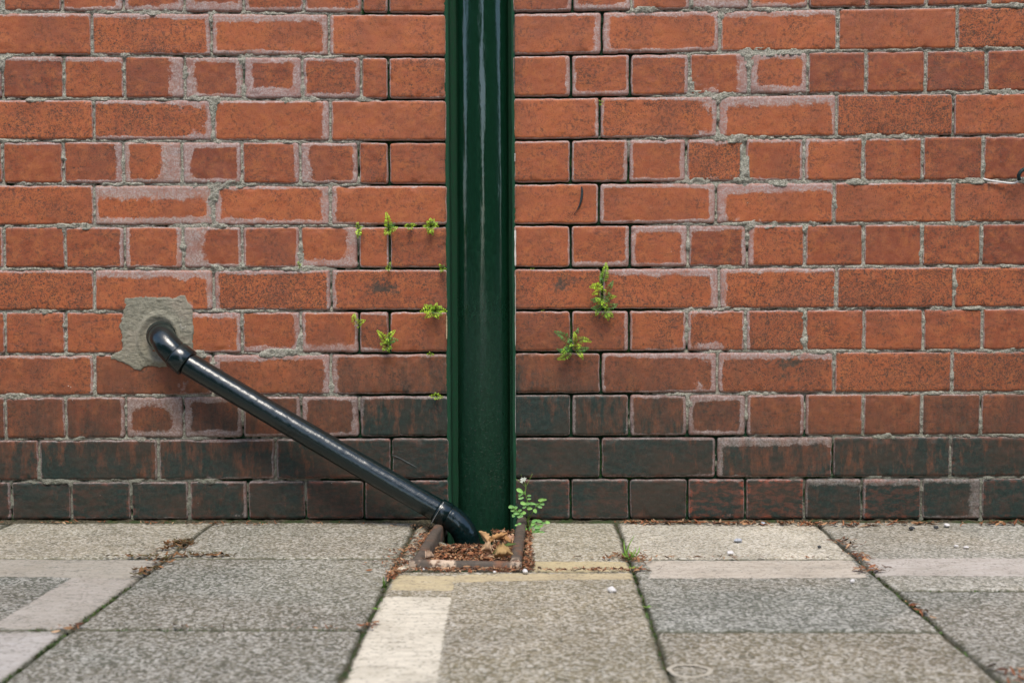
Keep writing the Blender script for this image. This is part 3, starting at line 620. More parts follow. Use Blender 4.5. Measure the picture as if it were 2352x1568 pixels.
# waste pipe
wp = tag(empty('waste_pipe', tuple(W(430, 834, -.05))), 'slanting glossy black pipe running from the cement patch down to the drain', 'pipe')
ax = [W(370, 770, .03), W(370, 770, .0), W(370.5, 772, -.020), W(376, 781, -.036), W(388, 797, -.045), W(404, 814, -.048)]
ecol = [W(404, 814, -.048), W(431, 835, -.050)]
run = [W(429, 833.5, -.050), W(1006, 1171.5, -.072)]
lcol = [W(1004, 1170.5, -.072), W(1029, 1185, -.073)]
low = [W(1028, 1184, -.073), W(1043, 1194.5, -.074), W(1058, 1209, -.075), W(1069, 1229, -.075), W(1075, 1252, -.074), W(1077, 1285, -.072)]
def pipe_part(name, m):
    return under(mesh_obj(name, m[0], m[1], GLOSS, None, True), wp)
cp = catmull(ax, 10)
pipe_part('upper_elbow', tube(cp, [.0245+.0035*math.exp(-((i/len(cp)-.42)/.05)**2)*0+(.0030 if i < 22 else 0)*(1 if i < 19 else .5) for i in range(len(cp))], 40, True, .0003, 3))
a, b = ecol; pts = [a+(b-a)*t for t in (-.08, 0, .04, .5, .93, .98, 1)]
pipe_part('upper_collar', tube(pts, [.0235, .0262, .0270, .0268, .0270, .0262, .0228], 44, True))
a, b = run; pts = [a+(b-a)*t for t in np.linspace(0, 1, 120)]
pts = [p+np.array([0, 0, -.0015*math.sin(math.pi*t)]) for p, t in zip(pts, np.linspace(0, 1, 120))]
pipe_part('pipe_run', tube(pts, .0218, 44, True, .00035, 5))
a, b = lcol; pts = [a+(b-a)*t for t in (0, .04, .08, .5, .92, .96, 1)]
pipe_part('lower_collar', tube(pts, [.0225, .0242, .0246, .0244, .0246, .0240, .0225], 44, True, .0003, 6))
pipe_part('lower_elbow', tube(catmull(low, 10), .0232, 44, True, .0006, 8))
# thread of cobweb-like string at the lower collar
v, f = tube(catmull([W(1019, 1153, -.1), W(1012, 1166, -.105), W(1003, 1180, -.10), W(990, 1203, -.09)], 6), .0007, 6)
under(mesh_obj('string', v, f, m_stone('old string', (.3, .3, .28), (.2, .2, .19)), None, True), wp)

# ------------------------------------------------------------------ pavement
cA, cB, cC, cD = -.613, -.224, .156, .531
FR = [G(943, 1302), G(1196, 1309), G(1209, 1219), G(1008, 1219)]       # drain frame, outer corners
slabs = []   # x0,x1,y0(near),y1(far),tint
R1, R2, R3, R4 = -.319, -.732, -1.145, -1.56
_T = dict(a=(.34, .32, .255), b=(.235, .23, .185), c=(.43, .385, .29), d=(.60, .55, .475), e=(.34, .325, .29), f=(.12, .13, .115), g=(.160, .162, .135), h=(.30, .255, .175), i=(.205, .21, .19), j=(.255, .215, .15), k=(.19, .19, .17))
T = {k_: tuple(c_*m_ for c_, m_ in zip(v_, (.86, .84, .73))) for k_, v_ in _T.items()}
def col_slabs(x0, x1, ys, tints):
    for (ya, yb), t in zip(zip(ys[1:], ys[:-1]), tints): slabs.append((x0, x1, ya, yb, T[t]))
Y0 = -.012
col_slabs(cA-.39, cA, [Y0, R1, R2, R3, R4], 'afgg')
col_slabs(cA, cB, [Y0, R1, R2, R3, R4], 'bggg')
col_slabs(cB, cC, [-.408, -1.14, -1.55], 'hh')
col_slabs(cB+.001, -.195, [-.05, -.322, -.400], 'hh')
col_slabs(FR[1][0]+.010, cC, [Y0, -.402], 'c')
col_slabs(cC, cD, [Y0, -.323, -.738, -1.15, -1.56], 'dijj')
col_slabs(cD, cD+.385, [Y0, -.527, -.94, -1.35], 'ekk')
x = cA-.39
for q in range(2): col_slabs(x-.385, x, [Y0, R1, R2, R3, R4], random.choice(['agfg', 'bggf'])); x -= .385
x = cD+.385
for q in range(2): col_slabs(x, x+.385, [Y0, R1-.05*q, R2-.05*q, R3-.05*q, R4-.05*q], random.choice(['eikk', 'akig'])); x += .385
marks = [([(0, 1284), (372, 1286), (318, 1328), (160, 1326), (-60, 1324), (-60, 1284)], (.42, .385, .315)),
         ([(166, 1326), (316, 1329), (160, 1441), (-30, 1441)], (.45, .41, .35)),
         ([(-160, 1452), (142, 1453), (30, 1540), (-20, 1590), (-300, 1590)], (.50, .465, .42)),
         ([(904, 1321), (1046, 1322), (1041, 1357), (897, 1355)], (.62, .51, .30)),
         ([(1048, 1321), (1200, 1317), (1452, 1317), (1456, 1331), (1250, 1333), (1050, 1338)], (.60, .49, .29)),
         ([(876, 1371), (1037, 1371), (1018, 1470), (1000, 1600), (780, 1600), (835, 1470)], (.78, .71, .56)),
         ([(1228, 1288), (1437, 1289), (1449, 1308), (1224, 1311)], (.60, .49, .27)),
         ([(1478, 1288), (1955, 1286), (1972, 1303), (1996, 1325), (1490, 1328), (1496, 1312), (1488, 1300)], (.60, .53, .43)),
         ([(1982, 1283), (2460, 1281), (2470, 1324), (2060, 1321), (2015, 1322)], (.56, .51, .45))]
MKW = [(np.array([G(a, b)[:2] for a, b in poly]), c_) for poly, c_ in marks]
SM = []
DC = np.array([-.09, -.25])
SV, SF, SA, SB = [], [], [], []; sn = 0
for q, (x0, x1, y0, y1, tint) in enumerate(slabs):
    g = .0023
    res = .006 if (x0 < .95 and x1 > -.95) else .02
    w, h = x1-x0-2*g, y1-y0-2*g
    nx, ny = max(6, int(w/res)), max(6, int(h/res))
    u = np.linspace(0, 1, nx); v = np.linspace(0, 1, ny)
    # denser rows at the rim
    U, V = np.meshgrid(u, v); X = U*w; Yv = V*h
    d = np.minimum(np.minimum(X, w-X), np.minimum(Yv, h-Yv))
    px = x0+g+X; py = y0+g+Yv
    e = np.clip(1-d/.02, 0, 1)
    px = px+.0035*(fbm(px*35+q, py*35, 3, 3)-.5)*2*e; py = py+.0035*(fbm(px*35, py*35+q, 8, 3)-.5)*2*e
    z = -.0025*np.clip(1-d/.006, 0, 1)**2-.0012*(fbm(px*18, py*18, 17)-.5)*2-.0008*(fbm(px*90, py*90, 19)-.5)*2+rng.uniform(-.0005, .0005)+(X/w-.5)*rng.uniform(-.0008, .0008)
    tan = np.clip(1-np.hypot(px-DC[0], (py-DC[1])*.7)/.42, 0, 1)*.75
    colr = np.array(tint)[None, None, :]*(1-tan[..., None])+np.array([.35, .295, .19])[None, None, :]*tan[..., None]
    t2 = .55*sstep(.46, .64, fbm(px*3.2+3, py*4.2, 29))[..., None]
    colr = colr*(1-t2)+(np.array([.25, .205, .135])*(np.mean(tint)/.2)**.8)[None, None, :]*t2
    colr = colr*(.86+.28*fbm(px*7, py*7, 23))[..., None]
    dirt = np.maximum(np.clip(1-d/.012, 0, 1)*.75, sstep(-.06, -.012, py)*.62)
    dirt = np.maximum(dirt, .5*np.clip(1-np.abs(px-cB)/.03, 0, 1))
    best = np.full(px.shape, 1.0); mcl = np.ones(px.shape+(3,))*.4
    for poly, c_ in MKW:
        if poly[:, 0].max() < x0-.05 or poly[:, 0].min() > x1+.05 or poly[:, 1].max() < y0-.05 or poly[:, 1].min() > y1+.05: continue
        sd_ = poly_dist(px, py, poly); mcl[sd_ < best] = np.array(c_)*.80; best = np.minimum(best, sd_)
    msd = np.clip(.5-best/.04, 0, 1)
    V0 = np.stack([px, py, z], -1).reshape(-1, 3)
    ring = np.concatenate([np.arange(nx), np.arange(1, ny)*nx+nx-1, (ny-1)*nx+np.arange(nx-2, -1, -1), np.arange(ny-2, 0, -1)*nx])
    back = V0[ring].copy(); back[:, 2] = -.05; m = len(ring); a = np.arange(m); a2 = (a+1) % m
    sf = np.stack([ring[a], nx*ny+a, nx*ny+a2, ring[a2]], -1)
    SV.append(np.vstack([V0, back])); SF.append(np.vstack([grid_faces(nx, ny), sf])+sn)
    A = np.hstack([colr.reshape(-1, 3), np.ones((nx*ny, 1))]); B = np.stack([dirt, msd, tan, tan], -1).reshape(-1, 4)
    SA.append(np.vstack([A, A[ring]])); SB.append(np.vstack([B, B[ring]])); Mc = np.hstack([mcl.reshape(-1, 3), np.ones((nx*ny, 1))]); SM.append(np.vstack([Mc, Mc[ring]])); sn += len(V0)+m
tag(mesh_obj('pavement', np.vstack(SV), np.vstack(SF), SLAB, None, True, {'A': np.vstack(SA), 'B': np.vstack(SB), 'M': np.vstack(SM)}), kind='structure')

# dirt bed below and between the slabs, with the drain pit left open
def pit(x, y):
    return (x > FR[3][0]-.004) & (x < FR[1][0]-.004) & (y > -.385)
nx, ny = 620, 480
X, Y = np.meshgrid(np.linspace(-1.35, 1.35, nx), np.linspace(-1.6, .10, ny))
Z = -.0062+.0028*(fbm(X*90, Y*90, 41)-.5)*2+.0016*(fbm(X*300, Y*300, 42)-.5)*2
Z = Z+.0075*sstep(-.03, -.006, Y)+.0035*sstep(.012, .0, np.abs(X-cB))*(Y < -.35)
# cement strip left and in front of the frame
near = (np.abs(Y+.394) < .03) & (X > cB-.02) & (X < .02)
Z = np.where(near, Z+.002, Z)
inpit = (X > -.176) & (X < -.012) & (Y > -.372)
Z = np.where(inpit & (Y > .0), -.09, np.where(inpit, -.018, Z))
hole = inpit & ((Y > -.185) & (X < -.078))
Z = np.where(hole, -.09, Z); Z = np.where(inpit & (Y > -.03), -.09, Z)
tag(mesh_obj('ground', np.stack([X, Y, Z], -1).reshape(-1, 3), grid_faces(nx, ny), DIRT, None, True), kind='structure')

def sheet(poly, z, res, seed, ragged=.004, wear=.0):
    P = np.array([G(a, b)[:2] for a, b in poly])
    mn, mx = P.min(0)-.006, P.max(0)+.006
    nx, ny = int((mx[0]-mn[0])/res)+2, int((mx[1]-mn[1])/res)+2
    X, Y = np.meshgrid(np.linspace(mn[0], mx[0], nx), np.linspace(mn[1], mx[1], ny))
    s = poly_dist(X, Y, P)+ragged*(fbm(X*85, Y*85, seed)-.5)*2+ragged*.5*(fbm(X*260, Y*260, seed+4)-.5)*2
    keep = s < 0
    if wear: keep &= fbm(X*60, Y*60, seed+9) < 1-wear
    Z = z+.0006*(fbm(X*40, Y*40, seed+2)-.5)*2
    V = np.stack([X, Y, Z-np.where(s > -.0015, .0012, 0)], -1).reshape(-1, 3); Fq = grid_faces(nx, ny)
    k = keep.ravel()[Fq].sum(1) >= 3; Fq = Fq[k]
    used, inv = np.unique(Fq, return_inverse=True)
    return V[used], inv.reshape(-1, 4)
# ring stain on the slab at the right front
c = G(1584, 1541); V, Fc = [], []
for i in range(64):
    a = 2*math.pi*i/64
    for r in (.0205, .0225, .0250, .0268): 
        rj = r*(1+.05*math.sin(3*a+1)+.03*math.sin(7*a)); V.append((c[0]+rj*math.cos(a), c[1]+rj*.95*math.sin(a), .0012+(.0005 if r in (.0225, .0250) else 0)))
for i in range(64):
    for s in range(3): p, q_ = 4*i+s, 4*((i+1) % 64)+s; Fc.append((p, p+1, q_+1, q_))
tag(mesh_obj('ring_mark', V, Fc, MARK, None, True, {'A': [(.40, .36, .28, 1)]*len(V)}), 'pale worn ring on the tan slab at the bottom edge', 'mark')

# ------------------------------------------------------------------ drain frame
df = tag(empty('drain_frame', tuple(FR[3])), 'rusty brown metal frame around the leaf filled drain', 'drain frame')
def bar(name, pts, wdt, z0=-.02, z1=.010, wear=None, seed=0):
    pts = [np.array(p[:2]) for p in pts]; n = 40; V, Fc, A = [], [], []
    a, b = pts; d = (b-a)/np.linalg.norm(b-a); nr = np.array([-d[1], d[0]])
    for i in range(n):
        t = i/(n-1); p = a+(b-a)*t
        w1 = wdt/2*(1+.10*(float(fbm(np.array([i*.35]), np.array([seed*1.0]), seed)[0])-.5)*2); dz = .0012*(float(fbm(np.array([i*.3]), np.array([seed+3.]), seed)[0])-.5)*2
        prof = [(-w1, z0), (-w1, z1-.003), (-w1+.003, z1), (0, z1+.0008), (w1-.003, z1), (w1, z1-.003), (w1, z0)]
        for (u, z) in prof:
            V.append((p[0]+nr[0]*u, p[1]+nr[1]*u, z+dz)); A.append(((wear(t) if wear else 0), 0, 0, 1))
        if i:
            for s in range(6): q = 7*i+s; Fc.append((q-7, q, q+1, q-6))
    Fc += [tuple(range(7)), tuple(range(7*n-1, 7*n-8, -1))]
    return under(mesh_obj(name, V, Fc, IRON, None, True, {'A': A}), df)
fl, frr, br, bl = FR
bwid = .0175
bar('side_bar', ((bl[0]+.002, -.014), (fl[0]+bwid/2+.001, fl[1]+.019)), bwid, seed=1)
bar('side_bar', ((br[0]-bwid/2, -.010), (frr[0]-bwid/2, frr[1]+.019)), bwid, wear=lambda t: .9*(t > .93), seed=2)
bar('front_bar', ((fl[0]-.002, fl[1]+.009), (frr[0]+.001, frr[1]+.010)), bwid*.95, z1=.0103, wear=lambda t: 1.0*(.18 < t < .42)+.5*(t < .1)+.6*(t > .9), seed=3)

# gully rim: curved pale lip at the edge of the hole
v, f = tube(catmull([(-.170, -.150, -.012), (-.150, -.182, -.010), (-.115, -.192, -.009), (-.080, -.190, -.009), (-.060, -.180, -.014)], 8), .0042, 12)
tag(mesh_obj('gully_rim', v, f, CEMENT, None, True), 'curved grey rim of the gully hole among the dead leaves', 'drain rim')

# ------------------------------------------------------------------ litter
def litter(name, label, spots, n, size=(.004, .016), seed=0, cols=None, zfun=None, cat='litter', wid=.28):
    """Many small curled flakes and needles of dead leaf."""
    r = random.Random(seed); V, Fc, A = [], [], []
    cols = cols or [(.20, .075, .035), (.30, .13, .06), (.11, .05, .03), (.40, .22, .11), (.26, .10, .045), (.06, .04, .025), (.42, .27, .16)]
    for i in range(n):
        s = r.choice(spots); gs = len(s) == 4; x = r.gauss(s[0], s[2]) if gs else r.uniform(s[0], s[1]); y = r.gauss(s[1], s[3]) if gs else r.uniform(s[2], s[3])
        z = (zfun(x, y, r) if zfun else (None if (-.178 < x < -.018 and y > -.368) else .003+r.random()*.003))
        if z is None: continue
        L = r.uniform(*size); w = L*r.uniform(.5, 1.4)*wid; a = r.uniform(0, math.pi*2); el = r.uniform(-.25, .5); cu = r.uniform(-1.2, 1.2); c = r.choice(cols); k = r.uniform(.6, 1.3)
        d = np.array([math.cos(a)*math.cos(el), math.sin(a)*math.cos(el), math.sin(el)]); sde = np.array([-math.sin(a), math.cos(a), r.uniform(-.8, .8)]); sde /= np.linalg.norm(sde); up = np.cross(d, sde)
        b = len(V); m = 4
        for j in range(m+1):
            t = j/m; ww = w*math.sin(math.pi*(.12+.8*t))
            p = np.array([x, y, z])+d*L*(t-.5)+up*L*cu*.35*(t-.5)**2*2
            V += [p-sde*ww/2, p+up*w*.12, p+sde*ww/2]; A += [(c[0]*k, c[1]*k, c[2]*k, 1)]*3
            if j: q = b+3*j; Fc += [(q-3, q-2, q+1, q), (q-2, q-1, q+2, q+1)]
    o = mesh_obj(name, V, Fc, DEAD, None, True, {'A': A})
    return tag(o, label, cat, kind='stuff')
def zpit(x, y, r):
    if not (-.174 < x < -.020 and -.365 < y < -.02): return None
    if y > -.19 and x < -.075: return None
    base = -.012+.006*math.sin(x*60)*math.cos(y*40)
    if y > -.115: return None
    if y > -.19: base += .003+.007*sstep(-.19, -.12, np.array(y))
    return float(base)+r.random()*.010
litter('leaf_litter', 'brown crumbled leaf litter filling the drain frame', [(-.172, -.022, -.366, -.03, 0)], 6500, (.004, .014), 1, zfun=zpit)
g = lambda a, b, sx, sy: (*G(a, b)[:2], sx, sy)
litter('leaf_debris', 'brown leaf scraps scattered in front of and beside the drain frame',
       [g(1080, 1312, .06, .007), g(1000, 1312, .04, .007), g(1150, 1311, .03, .006), g(1215, 1285, .0035, .03), g(1216, 1300, .004, .02), g(1214, 1240, .003, .05), g(1214, 1270, .003, .05), g(960, 1250, .010, .06), g(975, 1240, .006, .05), g(940, 1270, .018, .03), g(925, 1295, .02, .015), g(905, 1320, .006, .02), g(1300, 1312, .07, .003), g(1400, 1312, .04, .003)], 1500, (.003, .013), 2)
litter('wall_foot_debris', 'reddish leaf scraps lying along the foot of the brick wall', [g(1480, 1203, .03, .006), g(1560, 1203, .03, .004), g(1700, 1204, .05, .006), g(1740, 1206, .04, .007), g(1870, 1206, .035, .006), g(1930, 1209, .04, .007), g(1520, 1203, .04, .004), g(2300, 1205, .03, .004), g(2080, 1205, .05, .005)], 380, (.005, .020), 3)
litter('wall_foot_debris', 'sparse leaf scraps and crumbs along the wall foot left of the drain', [g(130, 1203, .02, .004), g(360, 1204, .02, .004), g(480, 1206, .03, .004), g(590, 1207, .02, .003), g(300, 1203, .3, .004), g(700, 1206, .2, .004), g(960, 1212, .02, .008)], 150, (.004, .013), 4)
litter('leaf_debris', 'clump of dead leaf scraps on the joint at the left', [g(413, 1249, .014, .012), g(413, 1249, .014, .010), g(390, 1262, .012, .012), g(370, 1290, .012, .014), g(330, 1315, .01, .015), g(440, 1278, .03, .003), g(330, 1281, .03, .003), g(490, 1277, .015, .006)], 300, (.005, .018), 5, cols=[(.17, .085, .035), (.26, .13, .06), (.08, .05, .02), (.10, .08, .03)])
litter('leaf_debris', 'dead leaf scraps round the grass tuft on the right joint', [g(1450, 1281, .017, .012), g(1435, 1282, .012, .01), g(1462, 1288, .012, .01), g(1700, 1284, .12, .002)], 170, (.004, .015), 6, cols=[(.24, .11, .05), (.33, .19, .10), (.12, .06, .03)])
litter('leaf_debris', 'dead leaf scraps caught in the slanting joint at the right', [g(2008, 1306, .012, .012), g(1998, 1315, .012, .008), g(1975, 1280, .01, .02), g(1950, 1255, .008, .02), g(1938, 1243, .01, .006), g(2110, 1405, .004, .02), g(2340, 1560, .01, .02)], 190, (.004, .016), 7)
litter('leaf_debris', 'few leaf scraps in the joint at the left front', [g(400, 1444, .03, .003), g(170, 1444, .01, .006), g(740, 1447, .03, .003), g(850, 1440, .006, .01), g(160, 1452, .01, .005)], 70, (.004, .014), 8)

# dead leaves, each a crinkled blade of its own
def leaf_blade(name, label, cat, base, tip, bulge, width, col, crink=.12, seed=0, fold=.35, mat=None, group=None):
    base, tip = np.array(base), np.array(tip); L = np.linalg.norm(tip-base); d = (tip-base)/L
    s = np.cross(d, (0, 1, .35)); s /= np.linalg.norm(s); up = np.cross(s, d); r = random.Random(seed)
    V, Fc, A = [], [], []; n, m = 16, 8
    for i in range(n+1):
        t = i/n; w = width*math.sin(math.pi*(.04+.93*t))**.7*(1+.18*math.sin(i*2.1+seed))
        for j in range(m+1):
            u = j/m-.5
            p = base+d*L*t+s*w*u+up*(bulge*math.sin(math.pi*t)+abs(u)*w*fold*2)+up*L*crink*(float(fbm(np.array([t*5+seed]), np.array([u*4]), seed)[0])-.5)
            V.append(p); k = .75+.5*float(fbm(np.array([t*8]), np.array([u*6+seed]), seed+3)[0]); A.append((col[0]*k, col[1]*k, col[2]*k, 1))
    Fc = [(i*(m+1)+j, i*(m+1)+j+1, (i+1)*(m+1)+j+1, (i+1)*(m+1)+j) for i in range(n) for j in range(m)]
    ob = mesh_obj(name, V, Fc, mat or DEAD, None, True, {'A': A})
    return tag(ob, label, cat, group)
Z3 = lambda a, b, Y: W(846.7+a*.2, 1063+b*.2, Y)
ZG = lambda a, b, h=.010: G(846.7+a*.2, 1063+b*.2, h)
leaf_blade('dead_leaf', 'pointed tan leaf standing upright beside the bend of the slanting pipe', 'leaf', Z3(1385, 940, -.185), Z3(1266, 783, -.17), .004, .016, (.50, .30, .14), .12, 1)
leaf_blade('dead_leaf', 'long curled orange leaf, topmost in the drain litter', 'leaf', Z3(1360, 900, -.18), Z3(1590, 798, -.17), -.005, .013, (.46, .25, .10), .16, 2)
leaf_blade('dead_leaf', 'orange leaf drooping below the long curled one', 'leaf', Z3(1460, 845, -.175), Z3(1640, 925, -.18), .004, .012, (.42, .22, .09), .16, 3)
leaf_blade('dead_leaf', 'crumpled pinkish leaf against the right bar of the drain frame', 'leaf', Z3(1600, 930, -.165), Z3(1705, 865, -.15), .004, .017, (.46, .27, .17), .4, 4)
leaf_blade('dead_leaf', 'pale crumpled leaf in the middle of the drain litter', 'leaf', ZG(1290, 1000), ZG(1410, 1015), .005, .022, (.50, .33, .19), .4, 5)
leaf_blade('dead_leaf', 'broad crumpled tan leaf near the front right of the litter', 'leaf', ZG(1440, 1070), ZG(1655, 1045), .006, .026, (.52, .34, .15), .35, 6)
leaf_blade('dead_leaf', 'pale crumpled leaf at the front left inside the drain frame', 'leaf', ZG(650, 1095), ZG(755, 1080), .004, .018, (.46, .32, .22), .4, 7)
leaf_blade('green_leaf', 'narrow green leaf lying on the litter by the right bar', 'leaf', ZG(1430, 1045, .012), ZG(1690, 925, .02), .003, .009, (.12, .17, .05), .06, 8)

# ------------------------------------------------------------------ moss in joints
def moss(name, label, lines, n, seed, w=.004):
    r = random.Random(seed); V, Fc, A = [], [], []
    segs = []
    for a, b, wt in lines: segs.append((G(*a)[:2], G(*b)[:2], wt))
    tot = sum(s[2] for s in segs)
    for i in range(n):
        k = r.random()*tot
        for s in segs:
            if k < s[2]: break
            k -= s[2]
        t = r.random(); p = s[0]+(s[1]-s[0])*t
        if fbm(np.array([p[0]*22+seed]), np.array([p[1]*22]), seed)[0] < .42: continue
        x = p[0]+r.gauss(0, w*.6); y = p[1]+r.gauss(0, w*.6); z = -.006+r.random()*.004
        L = r.uniform(.0015, .0042); a = r.uniform(0, 6.28); c = r.choice([(.045, .085, .018), (.07, .13, .02), (.03, .05, .015), (.10, .10, .04)])
        b = len(V); d = np.array([math.cos(a), math.sin(a), r.uniform(.2, 1.2)])*L; sx = np.array([-math.sin(a), math.cos(a), 0])*L*.35; P = np.array([x, y, z])
        V += [P-sx, P+sx, P+d*.6+sx*.8, P+d, P+d*.6-sx*.8]; A += [(*c, 1)]*5; Fc.append((b, b+1, b+2, b+3, b+4))
    return tag(mesh_obj(name, V, Fc, LEAF, None, False, {'A': A}), label, 'moss', kind='stuff')
moss('joint_moss', 'green moss in the slab joint slanting to the bottom left corner', [((0, 1568), (170, 1440), 4), ((170, 1440), (300, 1345), 2), ((60, 1444), (330, 1445), 1), ((330, 1445), (850, 1447), 1)], 3000, 11, .0035)
moss('joint_moss', 'dark moss in the joint left of the white painted block', [((795, 1568), (850, 1447), 2), ((850, 1447), (905, 1312), 2)], 1500, 12, .0035)
moss('joint_moss', 'moss in the slab joint running from the grass tuft to the bottom edge', [((1530, 1568), (1490, 1420), 2), ((1490, 1420), (1455, 1312), 1.6)], 1000, 13, .0025)
moss('joint_moss', 'thin moss in the slanting joint at the right', [((2290, 1568), (2130, 1420), 1), ((2130, 1420), (2000, 1310), 1), ((2130, 1356), (2352, 1356), .6)], 900, 14, .0022)

# ------------------------------------------------------------------ ferns
def frond_mesh(root, tip, out=.012, bend=0.0, npair=11, plen=.13, col=(.2, .3, .03), seed=0, tipcol=None):
    """Stalk with pairs of small oval leaflets, arching away from the wall."""
    root, tip = np.array(root), np.array(tip); L = np.linalg.norm(tip-root); r = random.Random(seed)
    d = (tip-root)/L; sidev = np.cross(d, (0, 1, 0)); sidev /= max(np.linalg.norm(sidev), 1e-6)
    V, Fc, A = [], [], []; pts = []
    for i in range(24):
        t = i/23; pts.append(root+(tip-root)*t+np.array([0, -out*math.sin(math.pi*min(1, t*1.05)*.85), 0])+sidev*bend*L*math.sin(math.pi*t))
    tv, tf = tube(pts, [.0005*(1-.6*i/23) for i in range(24)], 5)
    V += list(tv); Fc += tf; A += [(.05, .06, .015, 1)]*len(tv)
    for i in range(npair):
        t = .10+.86*i/(npair-1); k = t*23; a = int(k); p = pts[a]+(pts[min(a+1, 23)]-pts[a])*(k-a)
        tg = pts[min(a+1, 23)]-pts[max(a-1, 0)]; tg /= np.linalg.norm(tg); sv = np.cross(tg, (0, 1, 0)); sv /= np.linalg.norm(sv); nv = np.cross(sv, tg)
        pl = L*plen*1.12*min(1, .55+2.2*t)*(1-.86*t**1.5)*r.uniform(1.25, 1.6); pw = min(pl*.8, L*.84/npair*.46)
        for s in (-1, 1):
            ax_ = sv*s*r.uniform(.9, 1)+tg*r.uniform(.1, .35)+nv*r.uniform(-.25, .25); ax_ /= np.linalg.norm(ax_); w = np.cross(ax_, nv); w /= np.linalg.norm(w)
            b = len(V); c = np.array(col)*r.uniform(.7, 1.25)
            if tipcol is not None: c = c*(1-t**2)+np.array(tipcol)*t**2
            V.append(p+ax_*pl*.5-np.array([0, pl*.10, 0])); A.append((*c, 1))
            for q in range(8):
                an = 2*math.pi*q/8; V.append(p+ax_*pl*(.52-.5*math.cos(an))+w*pw*math.sin(an)+np.array([0, pl*.06, 0])); A.append((*(c*(.85)), 1))
            for q in range(8): Fc.append((b, b+1+q, b+1+(q+1) % 8))
    return V, Fc, A
GR, YG, DG = (.30, .58, .06), (.54, .82, .05), (.13, .34, .08)
fern_n = 0
def fern(label, root, fronds, group='small ferns rooted in the wall joints', single=False, name='fern', np_=9):
    global fern_n
    fern_n += 1
    R0 = W(*root, -.001); meshes = []
    e = None if single else empty(name, tuple(R0))
    for q, fr in enumerate(fronds):
        tip, out, bend, col = fr[0], fr[1], fr[2], fr[3]
        rt = fr[4] if len(fr) > 4 else root; n = fr[5] if len(fr) > 5 else np_
        m = frond_mesh(W(*rt, -.002), W(*tip, -.004-out*.5), out, bend, n, .175 if n > 9 else .25, col, fern_n*20+q, YG if col != DG else None)
        if single: meshes.append(m)
        else: under(mesh_obj('frond', m[0], m[1], LEAF, None, True, {'A': m[2]}), e)
    if single:
        V, Fc, A = [], [], []
        for m in meshes: o = len(V); V += m[0]; Fc += [tuple(i+o for i in f) for f in m[1]]; A += m[2]
        e = mesh_obj(name, V, Fc, LEAF, None, True, {'A': A})
    return tag(e, label, 'fern', group)
fern('small yellow green fern, leftmost of the four in one bed joint', (824, 524), [((823, 510), .008, .1, YG), ((834, 521), .012, 0, GR), ((822, 546), .012, .1, YG), ((830, 540), .008, 0, GR), ((818, 520), .01, 0, GR), ((826, 532), .016, .1, YG)], np_=6)
fern('fern with one tall upright frond above the joint', (892, 528), [((887, 487), .006, -.06, YG, (892, 530), 12), ((914, 522), .014, -.1, GR), ((904, 530), .016, 0, GR), ((884, 541), .012, 0, YG), ((898, 541), .014, 0, YG), ((882, 530), .01, 0, GR), ((908, 516), .010, .1, DG)], np_=7)
fern('low wide fern between the tall frond one and the star shaped one', (942, 521), [((928, 522), .012, -.1, YG), ((957, 517), .012, .1, YG), ((934, 514), .01, 0, GR), ((948, 514), .01, 0, YG), ((938, 529), .012, 0, GR), ((950, 527), .012, 0, YG)], np_=6)
fern('star shaped fern nearest the upright pipe in the upper joint', (990, 520), [((972, 519), .012, .1, YG), ((1008, 521), .012, .1, YG), ((989, 501), .01, 0, YG), ((998, 503), .01, 0, GR), ((981, 508), .012, 0, YG), ((984, 538), .012, 0, YG), ((995, 540), .012, 0, GR), ((1006, 512), .012, 0, GR), ((980, 528), .014, 0, GR)], np_=7)
fern('tiny green fern sprig alone below a short brick at the left', (688, 612), [((686, 600), .006, 0, GR), ((692, 606), .006, 0, YG), ((689, 616), .006, 0, YG)], single=True, np_=5)
fern('tiny fern under the joint below the tall frond one', (893, 614), [((898, 602), .008, 0, GR), ((886, 620), .01, 0, YG), ((899, 617), .01, 0, YG), ((890, 610), .01, 0, YG), ((894, 624), .01, 0, GR)], np_=5)
fern('tiny fern touching the upright pipe, second joint down', (1016, 616), [((1009, 606), .008, 0, YG), ((1026, 618), .01, 0, GR), ((1012, 627), .01, 0, YG), ((1021, 609), .01, 0, DG), ((1018, 625), .012, 0, GR)], np_=5)
fern('wide bushy fern beside the upright pipe above the purple stained brick', (1000, 713), [((966, 716), .014, -.1, YG), ((975, 700), .012, 0, GR), ((1027, 715), .014, .1, YG), ((1004, 695), .01, 0, YG), ((1014, 702), .012, 0, GR), ((977, 730), .012, 0, YG), ((1008, 732), .014, 0, YG), ((990, 706), .018, 0, GR), ((994, 720), .018, 0, DG), ((1016, 724), .014, 0, GR), ((986, 712), .016, 0, YG)], np_=7)
fern('three pronged yellow fern left of the forked one', (823, 748), [((815, 719), .01, .12, YG, (822, 745), 9), ((840, 735), .012, .1, YG), ((824, 753), .01, 0, YG), ((832, 744), .01, 0, GR)], np_=7)
fern('forked fern with two long raised fronds, above the darkening bricks', (889, 793), [((866, 758), .014, -.12, YG, (888, 792), 13), ((909, 758), .014, .1, YG, (889, 792), 12), ((880, 806), .014, 0, YG), ((902, 800), .012, 0, YG), ((915, 781), .014, .2, DG), ((886, 783), .02, 0, YG), ((874, 788), .014, 0, GR), ((893, 776), .016, 0, GR), ((895, 808), .01, 0, GR)], np_=8)
fern('tiny flat fern in the joint right of the forked one', (988, 813), [((980, 813), .006, 0, YG), ((998, 814), .006, 0, GR), ((987, 807), .006, 0, YG), ((990, 818), .006, 0, YG)], single=True, np_=5)
